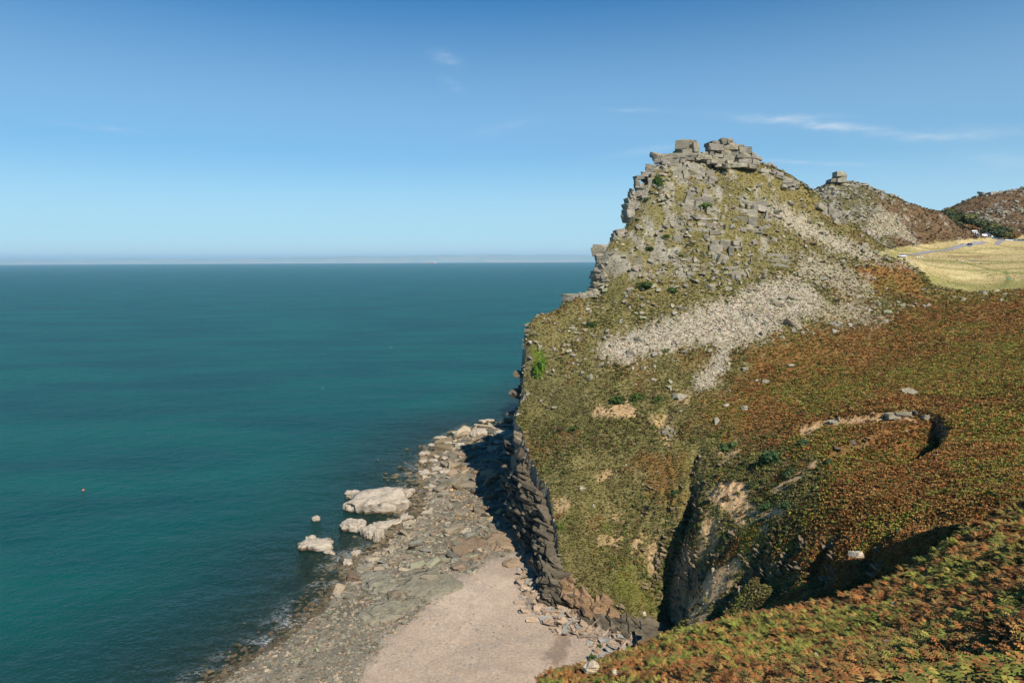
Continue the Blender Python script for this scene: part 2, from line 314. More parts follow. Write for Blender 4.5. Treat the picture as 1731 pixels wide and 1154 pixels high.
rock = mixc(mixc(np.zeros(X.shape+(3,))+np.array([.27, .245, .195]), (.38, .345, .27), sst(-.1, .5, nz2)), (.13, .115, .085), sst(.2, .7, nz))
ROCK = sst(2.6, 4.2, SLP+nz2*.9)*(Y > 90)*(SDL > -4)*sst(0, .2, KK)
ROCK = np.maximum(ROCK, CRG*.85*sst(.10, .30, fbm(X, Y, 6, 5, 77, .6)-.04+.20*sst(1.1, 1.9, SLP)))
ROCK = np.maximum(ROCK, sst(.01, .12, KK)*sst(.99, .9, KK)*(SDL > -6))
gw = sst(250, 215, Y)*(KK > .985); rock = rock*(1-gw[..., None])+rock*np.array([.80, .62, .42])*gw[..., None]
col = col*(1-ROCK[..., None])+rock*ROCK[..., None]
col = mixc(col, (.60, .385, .20), np.clip(SOIL, 0, 1)*sst(-.8, -.05, nz2+.35*nf)*.95); col = mixc(col, (.11, .16, .02), SILT)
spk = rng.random(X.shape)
scr = mixc(mixc(np.zeros(X.shape+(3,))+np.array([.43, .375, .29]), (.31, .28, .22), sst(.4, 1, spk)), (.45, .385, .29), sst(.0, .5, nz))
scm = np.clip(np.maximum(SCREE, np.maximum(SCREE2, SCREE3)), 0, 1); col = col*(1-scm[..., None])+scr*scm[..., None]
# --- shore
BE = (KK < .03)
SAND = np.zeros(X.shape); sp = [(885, 938), (830, 945), (795, 965), (735, 1010), (690, 1050), (640, 1100), (600, 1154), (590, 1230), (1000, 1230), (1150, 1120), (1105, 1078), (1060, 1085), (1010, 1070), (960, 1020), (915, 975)]
sel = BE & (Y < 320) & (Y > 120); SAND[sel] = sst(-12, 10, sdpoly(PX[sel]+nz[sel]*20, PY[sel]+nz2[sel]*8, sp)+nf[sel]*5)
bcol = mixc(mixc(np.zeros(X.shape+(3,))+np.array([.175, .155, .115]), (.26, .22, .16), sst(-.2, .5, nz)), (.10, .085, .05), sst(.1, .6, nb))
scol = mixc(mixc(np.zeros(X.shape+(3,))+np.array([.40, .305, .222]), (.47, .365, .27), sst(-.3, .5, fbm(X, Y, 9, 4, 90))), (.37, .285, .21), sst(.0, .5, fbm(X, Y, 26, 3, 91)))
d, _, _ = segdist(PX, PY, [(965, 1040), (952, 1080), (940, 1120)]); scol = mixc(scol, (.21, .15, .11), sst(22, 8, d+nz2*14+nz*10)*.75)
scol = mixc(scol, (.33, .255, .19), sst(.25, .6, np.sin(DSH*.55+nz*2.2)*.5+fbm(X, Y, 6, 3, 150))*.5*sst(34, 16, DSH)); scol = mixc(scol, (.29, .235, .185), sst(10, 4, np.abs(sdpoly(PX, PY, sp)))*.5*sst(-.2, .3, nz))
shelly = sst(30, 8, np.abs(PX-(1290-.62*PY)-8)+nz*12)*SAND; scol = mixc(scol, (.47, .43, .38), shelly*.6*sst(.3, .8, spk))
bcol = bcol*(1-SAND[..., None])+scol*SAND[..., None]
bcol = mixc(bcol, (.11, .075, .04), reg([(745, 925), (800, 905), (850, 880), (900, 900), (905, 945), (850, 950), (800, 950), (750, 960)], 6, 8) if False else np.zeros(X.shape))
wet = sst(1.0, -.2, Z)*(1-SAND); bcol = bcol*(1-.5*wet[..., None])
bcol = mixc(bcol, (.075, .065, .035), sst(-.3, -2.5, Z)*.6)
BEf = sst(.05, .0, KK); col = col*(1-BEf[..., None])+bcol*BEf[..., None]
CLF = sst(.03, .1, KK)*sst(.995, .96, KK); col = mixc(col, (.15, .125, .095), CLF*.7)
col = np.clip(col, .004, .9)
# ------------------------------------------------------------------ mesh builder
def mk(name, V, Fc, mat=None, cols=None, smooth=False, parent=None, link=True):
    me = bpy.data.meshes.new(name); V = np.asarray(V, np.float32); Fc = np.asarray(Fc, np.int32); k = Fc.shape[1]
    me.vertices.add(len(V)); me.vertices.foreach_set('co', V.ravel())
    me.loops.add(Fc.size); me.loops.foreach_set('vertex_index', Fc.ravel())
    me.polygons.add(len(Fc)); me.polygons.foreach_set('loop_start', np.arange(0, Fc.size, k, dtype=np.int32)); me.polygons.foreach_set('loop_total', np.full(len(Fc), k, np.int32))
    me.polygons.foreach_set('use_smooth', np.full(len(Fc), smooth))
    if cols is not None:
        at_ = me.attributes.new('Col', 'FLOAT_COLOR', 'POINT'); c4 = np.ones((len(V), 4), np.float32); c4[:, :cols.shape[1]] = cols; at_.data.foreach_set('color', c4.ravel())
    if mat: me.materials.append(mat)
    me.update(calc_edges=True); me.validate() if len(V) < 2000 else None
    o = bpy.data.objects.new(name, me)
    if link: C.objects.link(o)
    if parent: o.parent = parent
    return o
def tag(o, label=None, cat=None, group=None, kind=None):
    if label: o['label'] = label
    if cat: o['category'] = cat
    if group: o['group'] = group
    if kind: o['kind'] = kind
    return o
def empty(name, loc, rz=0):
    o = bpy.data.objects.new(name, None); o.location = loc; o.rotation_euler = (0, 0, rz); C.objects.link(o); return o
# ------------------------------------------------------------------ materials
def ground_mat(name, bump, sc, rough=.95, var=.35):
    m, n = newmat(name); g = n.n('ShaderNodeNewGeometry'); a = n.n('ShaderNodeAttribute', attribute_name='Col')
    n1 = n.noise((g, 0), sc, 5, .65); n2 = n.noise((g, 0), sc*5, 3, .6)
    f = n.math('ADD', n.math('MULTIPLY', n1, .6), n.math('MULTIPLY', n2, .4))
    v = n.ramp(f, [(.34, 1-var*1.6), (.5, 1.0), (.66, 1+var*1.3)])
    c = n.mix(1., (a, 0), v, 'MULTIPLY')
    b = n.n('ShaderNodeBump', {'Height': f, 'Strength': 1., 'Distance': bump})
    p = n.n('ShaderNodeBsdfPrincipled', {'Base Color': c, 'Roughness': rough, 'Normal': b, 'Specular IOR Level': .15})
    n.n('ShaderNodeOutputMaterial', {'Surface': p}); return m
MG = ground_mat('heath_ground', .8, .9); MV = ground_mat('valley_turf', .15, .5, var=.2); MB = ground_mat('shore_ground', .25, 1.3, .85, .25); MFH = ground_mat('distant_heath', 1.5, .35, var=.5)
def rock_mat(name, c1, c2, c3, bed=True, tint=None, var=.5):
    m, n = newmat(name); g = n.n('ShaderNodeNewGeometry'); oi = n.n('ShaderNodeObjectInfo')
    mp = n.n('ShaderNodeMapping', {'Vector': (g, 0), 'Rotation': (R(6), R(-9), 0), 'Scale': (.35, .35, 2.2) if bed else (1, 1, 1)})
    nb_ = n.noise(mp, 1.1, 5, .62); nc = n.noise((g, 0), .55, 5, .6); nf_ = n.noise((g, 0), 5, 4, .6)
    c = n.ramp(n.math('ADD', n.math('MULTIPLY', nb_, .5), n.math('MULTIPLY', nc, .5)), [(.36, c3), (.49, c1), (.62, c2)])
    at_ = n.n('ShaderNodeAttribute', attribute_name='Col')
    cc = n.mix(1., c, (at_, 0), 'MULTIPLY')
    v = n.ramp(nf_, [(.3, 1-var*.6), (.7, 1+var*.5)]); cc = n.mix(1., cc, v, 'MULTIPLY')
    vo = n.n('ShaderNodeTexVoronoi', {'Vector': mp, 'Scale': .9}, feature='DISTANCE_TO_EDGE'); cr = n.math('MULTIPLY', vo, 6., clamp=True)
    hgt = n.math('ADD', n.math('ADD', n.math('MULTIPLY', nb_, 1.), n.math('MULTIPLY', nf_, .35)), n.math('MULTIPLY', cr, .18))
    b = n.n('ShaderNodeBump', {'Height': hgt, 'Strength': .9, 'Distance': .5})
    p = n.n('ShaderNodeBsdfPrincipled', {'Base Color': cc, 'Roughness': .9, 'Normal': b, 'Specular IOR Level': .2})
    n.n('ShaderNodeOutputMaterial', {'Surface': p}); return m
MR = rock_mat('lichen_sandstone', (.29, .268, .215), (.40, .365, .29), (.17, .155, .115))
MRS = rock_mat('sea_bleached_rock', (.42, .355, .27), (.50, .43, .335), (.27, .225, .17), var=.25)
MRB = rock_mat('shore_stone', (.9, .86, .78), (1., .97, .9), (.62, .58, .5), bed=False, var=.35)
def moss(m):
    # thin turf and ochre lichen where a block faces the sky
    nt = m.node_tree; n = NT.__new__(NT); n.t = nt; p = next(x for x in nt.nodes if x.type == 'BSDF_PRINCIPLED'); src = p.inputs['Base Color'].links[0].from_socket
    g = n.n('ShaderNodeNewGeometry'); sx = n.n('ShaderNodeSeparateXYZ', {0: (g, 1)}); a = n.noise((g, 0), .7, 5, .65); b = n.noise((g, 0), .23, 4, .6)
    f = n.math('MULTIPLY', n.ramp((sx, 2), [(.72, 0.), (.95, 1.)]), n.ramp(a, [(.44, 0.), (.56, .85)])); lf = n.ramp(b, [(.52, 0.), (.66, .6)])
    m1 = n.mix(lf, (0, 0, 0), (.27, .225, .125)); nt.links.new(src, m1[0].inputs[6]); m2 = n.mix(f, m1, (.19, .17, .06)); nt.links.new(m2[0].outputs[2], p.inputs['Base Color'])
MRC = rock_mat('cliff_rock', (.28, .25, .195), (.38, .34, .26), (.15, .13, .10)); moss(MR)
def leaf_mat(name, sub=.25):
    m, n = newmat(name); a = n.n('ShaderNodeAttribute', attribute_name='Col')
    p = n.n('ShaderNodeBsdfPrincipled', {'Base Color': (a, 0), 'Roughness': .75, 'Specular IOR Level': .2})
    t = n.n('ShaderNodeBsdfTranslucent', {'Color': (a, 0)}); mx = n.n('ShaderNodeMixShader', {0: sub, 1: p, 2: t})
    n.n('ShaderNodeOutputMaterial', {'Surface': mx}); return m
ML = leaf_mat('foliage')
def plain(name, c, rough=.6, metal=0.):
    m, n = newmat(name); g = n.n('ShaderNodeTexCoord'); nn = n.noise((g, 3), 3, 3)
    v = n.ramp(nn, [(.3, .85), (.7, 1.1)]); cc = n.mix(1., (*c, 1.), v, 'MULTIPLY')
    p = n.n('ShaderNodeBsdfPrincipled', {'Base Color': cc, 'Roughness': rough, 'Metallic': metal}); n.n('ShaderNodeOutputMaterial', {'Surface': p}); return m
# ------------------------------------------------------------------ land meshes: one sheet of ground cut in named places that share their borders
idx = np.arange(NC*NR).reshape(NR, NC)
quads = np.stack([idx[:-1, :-1], idx[:-1, 1:], idx[1:, 1:], idx[1:, :-1]], -1).reshape(-1, 4)
VV = np.stack([X, Y, Z], -1).reshape(-1, 3); CCc = col.reshape(-1, 3)
fk = KK.ravel()[quads].mean(1); fy = VV[quads, 1].mean(1); fz = VV[quads, 2].mean(1); fv = VAL.ravel()[quads].mean(1); fx = VV[quads, 0].mean(1)
fpx = PX.ravel()[quads].mean(1)
beach = fk < .02
keep = fz > -5.6
val = (fv > .5) & ~beach
hill2 = (fy > 445) & ~beach & ~val
fore = (fy < 92) & ~beach
head = ~beach & ~val & ~hill2 & ~fore
def sub(name, sel, mat, smooth=True):
    q = quads[sel & keep]; u, inv = np.unique(q, return_inverse=True)
    return tag(mk(name, VV[u], inv.reshape(-1, 4), mat, CCc[u], smooth), kind='structure')
sub('beach', beach, MB); sub('headland', head, MG); sub('valley_floor', val, MV); sub('hills', hill2, MFH); sub('hillside', fore, MG)
# terrain lookup
def hz(x, y):
    r = np.clip((x/y-ratio[0])/(ratio[1]-ratio[0]), 0, NC-1.001); k = np.clip(np.log(y/rows[0])/np.log(rows[1]/rows[0]), 0, NR-1.001)
    i = r.astype(int); j = k.astype(int); a = r-i; b = k-j
    return (Z[j, i]*(1-a)+Z[j, i+1]*a)*(1-b)+(Z[j+1, i]*(1-a)+Z[j+1, i+1]*a)*b
def hit(px, py, lo=22., hi=1200.):
    return march(np.asarray(px, float), np.asarray(py, float), lambda a, b: hz(np.asarray(a), np.asarray(b)), lo, hi, 1400)
VIS = np.zeros(X.shape, bool); ang = (Z-H)/Y; cm = np.maximum.accumulate(ang, 0)
VIS[1:] = ang[1:] > cm[:-1]-.004; VIS[0] = True
#PART2
# ------------------------------------------------------------------ sea
def sea():
    nc, nr = 520, 760
    ra = np.linspace(-1.25, 1.25, nc); ro = np.r_[np.geomspace(70, 600, nr-160), np.geomspace(606, 75000, 160)]
    x = ro[:, None]*ra; y = np.repeat(ro[:, None], nc, 1)
    z, d = shore(x, y); dep = np.where(y < 700, -z, 12.)
    x0 = np.clip(ro, 100, 75000)
    me_v = np.stack([x, y, np.zeros_like(x)], -1).reshape(-1, 3)
    ix = np.arange(nc*nr).reshape(nr, nc); q = np.stack([ix[:-1, :-1], ix[:-1, 1:], ix[1:, 1:], ix[1:, :-1]], -1).reshape(-1, 4)
    dd = dep.ravel(); q = q[dd[q].max(1) > -1.2]
    u, inv = np.unique(q, return_inverse=True)
    cols = np.zeros((len(u), 3)); cols[:, 0] = np.clip(dd[u]/12., -1, 1)*.5+.5; cols[:, 1] = np.clip(-d.ravel()[u]/200, 0, 1)
    m, n = newmat('sea_water'); g = n.n('ShaderNodeNewGeometry'); a = n.n('ShaderNodeAttribute', attribute_name='Col'); sx = n.n('ShaderNodeSeparateColor', {0: (a, 0)})
    depth = n.math('MULTIPLY', n.math('SUBTRACT', (sx, 0), .5), 24.)
    mp = n.n('ShaderNodeMapping', {'Vector': (g, 0), 'Rotation': (0, 0, R(24)), 'Scale': (.75, 1, 1)})
    w1 = n.noise(mp, .9, 4, .6, ); w2 = n.noise(mp, .16, 4, .6); w3 = n.noise(mp, .03, 5, .55)
    big = n.noise(n.n('ShaderNodeMapping', {'Vector': (g, 0), 'Rotation': (0, 0, R(-12)), 'Scale': (.35, 1, 1)}), .012, 5, .6)
    deepc = n.mix(n.ramp(big, [(.38, 0.), (.62, 1.)]), (.003, .072, .064), (.002, .045, .048))
    shc = n.mix(n.math('MULTIPLY', depth, .11, clamp=True), (.014, .030, .024), (.004, .034, .038))
    body = n.mix(n.math('MULTIPLY', (sx, 1), 2.2, clamp=True), shc, deepc)
    hgt = n.math('ADD', n.math('ADD', n.math('MULTIPLY', w1, .22), n.math('MULTIPLY', w2, .7)), n.math('MULTIPLY', w3, 1.8))
    b = n.n('ShaderNodeBump', {'Height': hgt, 'Strength': 1., 'Distance': 2.6})
    bod = n.n('ShaderNodeBsdfDiffuse', {'Color': body, 'Normal': b})
    tr = n.n('ShaderNodeBsdfTransparent', {'Color': (.60, .72, .64, 1)})
    clear = n.math('MULTIPLY', n.math('EXPONENT', n.math('MULTIPLY', n.math('MAXIMUM', depth, 0.), -.32)), n.math('SUBTRACT', 1., n.math('MULTIPLY', (sx, 1), 2.8), clamp=True))
    mx = n.n('ShaderNodeMixShader', {0: clear, 1: bod, 2: tr})
    gl = n.n('ShaderNodeBsdfGlossy', {'Roughness': .12, 'Normal': b, 'Color': (.6, .85, .9, 1)}); fr = n.n('ShaderNodeFresnel', {'IOR': 1.33, 'Normal': b})
    mx = n.n('ShaderNodeMixShader', {0: n.math('MULTIPLY', fr, .42), 1: mx, 2: gl})
    # foam: broken streaks where the water is shallow, a few whitecaps out at sea
    mf = n.n('ShaderNodeMapping', {'Vector': (g, 0), 'Rotation': (0, 0, R(-50)), 'Scale': (.6, 1, 1)})
    f1 = n.noise(mf, .42, 8, .75); f2 = n.noise(mf, .11, 3, .6)
    rd = n.math('ABSOLUTE', n.math('SUBTRACT', f1, .5)); thin = n.ramp(rd, [(.0, .85), (.026, .0)])
    band = n.ramp(n.math('MULTIPLY', depth, .5), [(0., 1.), (.2, .8), (.5, 0.)]); patch = n.ramp(f2, [(.46, 0.), (.56, 1.)])
    foam = n.math('MULTIPLY', n.math('MULTIPLY', thin, band), patch)
    wc = n.noise(n.n('ShaderNodeMapping', {'Vector': (g, 0), 'Scale': (.6, 1, 1)}), .11, 2, .5); wc = n.ramp(wc, [(.795, 0.), (.80, .8)])
    foam = n.math('ADD', foam, wc, clamp=True)
    mx = n.n('ShaderNodeMixShader', {0: foam, 1: mx, 2: n.n('ShaderNodeBsdfDiffuse', {'Color': (.8, .82, .82, 1)})})
    n.n('ShaderNodeOutputMaterial', {'Surface': mx})
    tag(mk('sea', me_v[u], inv.reshape(-1, 4), m, cols, True), kind='structure')
sea()
def coast():
    nx, ny = 900, 40
    x = np.linspace(-40000, 42000, nx)[None, :]+np.zeros((ny, 1)); t = np.linspace(0, 1, ny)[:, None]+np.zeros((1, nx)); y = 33000+t*14000
    env = 240+110*np.exp(-((x+9000)/9000.)**2)+110*np.exp(-((x-500)/7000.)**2)-40*sst(2000, 9000, x)+70*fbm(x, y*.3, 5000, 3, 5)
    z = env*np.minimum(1, .12+sst(0, .75, t))*(1+.30*fbm(x, y, 2600, 5, 8))*(1+.45*sst(.5, 1, t)*fbm(x, y, 7000, 2, 9)); z = np.maximum(z, 0); z[0] = -2; z[1] = np.maximum(z[1], 25)
    ix = np.arange(nx*ny).reshape(ny, nx); q = np.stack([ix[:-1, :-1], ix[:-1, 1:], ix[1:, 1:], ix[1:, :-1]], -1).reshape(-1, 4)
    c = mixc(mixc(np.zeros(x.shape+(3,))+np.array([.24, .34, .36]), (.32, .38, .36), sst(.05, .3, fbm(x, y, 900, 4, 13))), (.36, .37, .36), np.maximum(sst(.45, .6, fbm(x, y, 400, 3, 14))*sst(.4, 0, t), (t < .04)*1.*sst(-.1, .2, fbm(x, y, 2500, 2, 15))))  # haze blue and paleness mixed into the field colours
    m, n = newmat('haze_tinted_fields'); a = n.n('ShaderNodeAttribute', attribute_name='Col'); n.n('ShaderNodeOutputMaterial', {'Surface': n.n('ShaderNodeBsdfDiffuse', {'Color': (a, 0)})})
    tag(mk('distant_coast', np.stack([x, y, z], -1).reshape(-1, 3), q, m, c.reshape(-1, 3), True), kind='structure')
coast()
# haze: pale air in one closed box
bpy.ops.mesh.primitive_cube_add(size=1); hb = bpy.context.object; hb.name = 'haze'; hb.data.name = 'haze'; hb.scale = (170000, 110000, 620); hb.location = (0, 30000, 300)
m, n = newmat('haze_air'); n.n('ShaderNodeOutputMaterial', {'Volume': n.n('ShaderNodeVolumePrincipled', {'Color': (.48, .77, 1, 1), 'Density': 2.0e-5, 'Anisotropy': 0.})}); hb.data.materials.append(m); tag(hb, kind='stuff')
# ------------------------------------------------------------------ rock prototypes
def hullmesh(P):
    bm = bmesh.new()
    for p in P: bm.verts.new(p)
    bmesh.ops.convex_hull(bm, input=bm.verts); bmesh.ops.delete(bm, geom=[v for v in bm.verts if not v.link_faces], context='VERTS')
    bmesh.ops.triangulate(bm, faces=bm.faces); bm.verts.index_update()
    V = np.array([v.co[:] for v in bm.verts]); Fc = np.array([[v.index for v in f.verts] for f in bm.faces]); bm.free(); return V, Fc
def stone(k=16, flat=1.):
    P = rng.normal(size=(k, 3)); P /= np.linalg.norm(P, axis=1)[:, None]; P = np.sign(P)*np.abs(P)**.55; P *= rng.uniform(.72, 1, (k, 1)); P *= [1, rng.uniform(.6, .9), rng.uniform(.45, .75)*flat]
    return hullmesh(P*.5/np.abs(P).max(0).max())
def block():
    P = []
    for sx in (-1, 1):
        for sy in (-1, 1):
            for sz in (-1, 1):
                for k in range(3):
                    v = np.array([sx, sy, sz])*.5+rng.normal(0, .07, 3); v[rng.integers(3)] *= rng.uniform(.78, .98); P.append(v)
    return hullmesh(np.array(P))
STN = [stone(rng.integers(10, 20)) for _ in range(24)]; SLB = [stone(rng.integers(9, 15), .45) for _ in range(16)]; BLK = [block() for _ in range(28)]
LOW = [stone(7) for _ in range(12)]
def eul(rx, ry, rz):
    cx, sx, cy, sy, cz, sz = np.cos(rx), np.sin(rx), np.cos(ry), np.sin(ry), np.cos(rz), np.sin(rz)
    M = np.empty(np.shape(rx)+(3, 3)); M[..., 0, 0] = cz*cy; M[..., 0, 1] = cz*sy*sx-sz*cx; M[..., 0, 2] = cz*sy*cx+sz*sx
    M[..., 1, 0] = sz*cy; M[..., 1, 1] = sz*sy*sx+cz*cx; M[..., 1, 2] = sz*sy*cx-cz*sx; M[..., 2, 0] = -sy; M[..., 2, 1] = cy*sx; M[..., 2, 2] = cy*cx; return M
def merge(protos, pos, scl, Rm, cols, pid=None):
    # copies of small shapes gathered in one mesh
    pos = np.asarray(pos); k = len(pos); pid = rng.integers(len(protos), size=k) if pid is None else pid; scl = np.asarray(scl, float)
    if scl.ndim == 1: scl = np.repeat(scl[:, None], 3, 1)
    VS, FS, CS = [], [], []; off = 0
    for i, pr in enumerate(protos):
        m = np.where(pid == i)[0]
        if not len(m): continue
        V, Fc = pr[0], pr[1]; v = np.einsum('kij,kvj->kvi', Rm[m], V[None]*scl[m][:, None, :])+pos[m][:, None, :]
        VS.append(v.reshape(-1, 3)); FS.append((Fc[None]+(off+np.arange(len(m))*len(V))[:, None, None]).reshape(-1, Fc.shape[1]))
        c = np.repeat(cols[m][:, None], len(V), 1)
        if len(pr) > 2: c = c*pr[2][None]
        CS.append(c.reshape(-1, 3)); off += len(m)*len(V)
    return np.concatenate(VS), np.concatenate(FS), np.concatenate(CS)
def setxf(o, p, r, s): o.location = tuple(p); o.rotation_euler = tuple(r); o.scale = tuple(s)
# ------------------------------------------------------------------ crags: beds of fractured slabs filling an outline
TINT = {'dark layered': (.42, .385, .34), 'jagged rocks along': (.44, .40, .35), 'long wall of brown': (.95, .70, .50), 'row of tilted': (.9, .84, .74), 'tall ribbed': (.8, .76, .68), 'crumbling rocks': (.7, .62, .5), 'loose rocks': (.7, .62, .5)}  # dark layered and jagged rocks: cliff shade put into the colour
def crag(label, poly, th=5., w=16., dip=0., deep=6., D=None, Dt=None, group=None, gap=.0, lean=0., grass=True):
    a = np.array(poly, float); y0, y1 = a[:, 1].min(), a[:, 1].max(); xm = a[a[:, 1] > y1-(y1-y0)*.25, 0].mean()
    Db = D if D else float(hit([xm], [y1])[0, 1])
    if Dt is None:
        xt = a[a[:, 1] < y0+(y1-y0)*.25, 0].mean(); Dt = float(hit([xt], [y0+1])[0, 1]) if not D else Db+(y1-y0)*Db/F*.25
        if Dt > Db+40: Dt = Db+(y1-y0)*Db/F*.35
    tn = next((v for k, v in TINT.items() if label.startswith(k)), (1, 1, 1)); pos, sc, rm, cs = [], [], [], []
    y = y1-th*.3
    while y > y0:
        h = th*rng.uniform(.55, 1.5); yc = y-h/2
        # horizontal span of the outline on this bed, following the dip
        xs = np.arange(a[:, 0].min()-2, a[:, 0].max()+2, .7); yy = yc+(xs-a[:, 0].mean())*dip; ins = inside(xs, yy, poly)
        x = None; st = None
        runs = []
        for xv, i_ in zip(xs, ins):
            if i_ and st is None: st = xv
            if not i_ and st is not None: runs.append((st, xv)); st = None
        for (ra, rb) in runs:
            ra -= rng.uniform(-1, 1)*w*.12; rb += rng.uniform(-1, 1)*w*.12; x = ra
            while x < rb-.5:
                bw = min(w*rng.uniform(.45, 1.7), rb-x+.6); xc = x+bw/2; yb = yc+(xc-a[:, 0].mean())*dip
                if rng.random() > gap:
                    t = np.clip((y1-yb)/max(y1-y0, 1), 0, 1); Dd = Db+(Dt-Db)*t; m = Dd/F
                    dp = deep*rng.uniform(.7, 1.2); p = at(xc, yb, Dd+dp*.38+rng.normal(0, .9)); r = rng.random()
                    pos.append(p); sc.append((bw*m*1.12, dp, h*m*1.22)); rm.append((rng.normal(0, .12), math.atan(dip)+rng.normal(0, .09), rng.normal(0, .25)+lean))
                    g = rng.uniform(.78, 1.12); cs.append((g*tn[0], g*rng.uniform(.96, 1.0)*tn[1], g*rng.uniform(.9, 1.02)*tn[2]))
                x += bw
        y -= h
    if not pos: return
    rm = np.array(rm); V, Fc, cc = merge(BLK, np.array(pos), np.array(sc), eul(rm[:, 0], rm[:, 1], rm[:, 2]), np.array(cs))
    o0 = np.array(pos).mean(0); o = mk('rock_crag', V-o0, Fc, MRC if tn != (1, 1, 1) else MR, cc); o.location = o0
    return tag(o, label, 'crag', group)
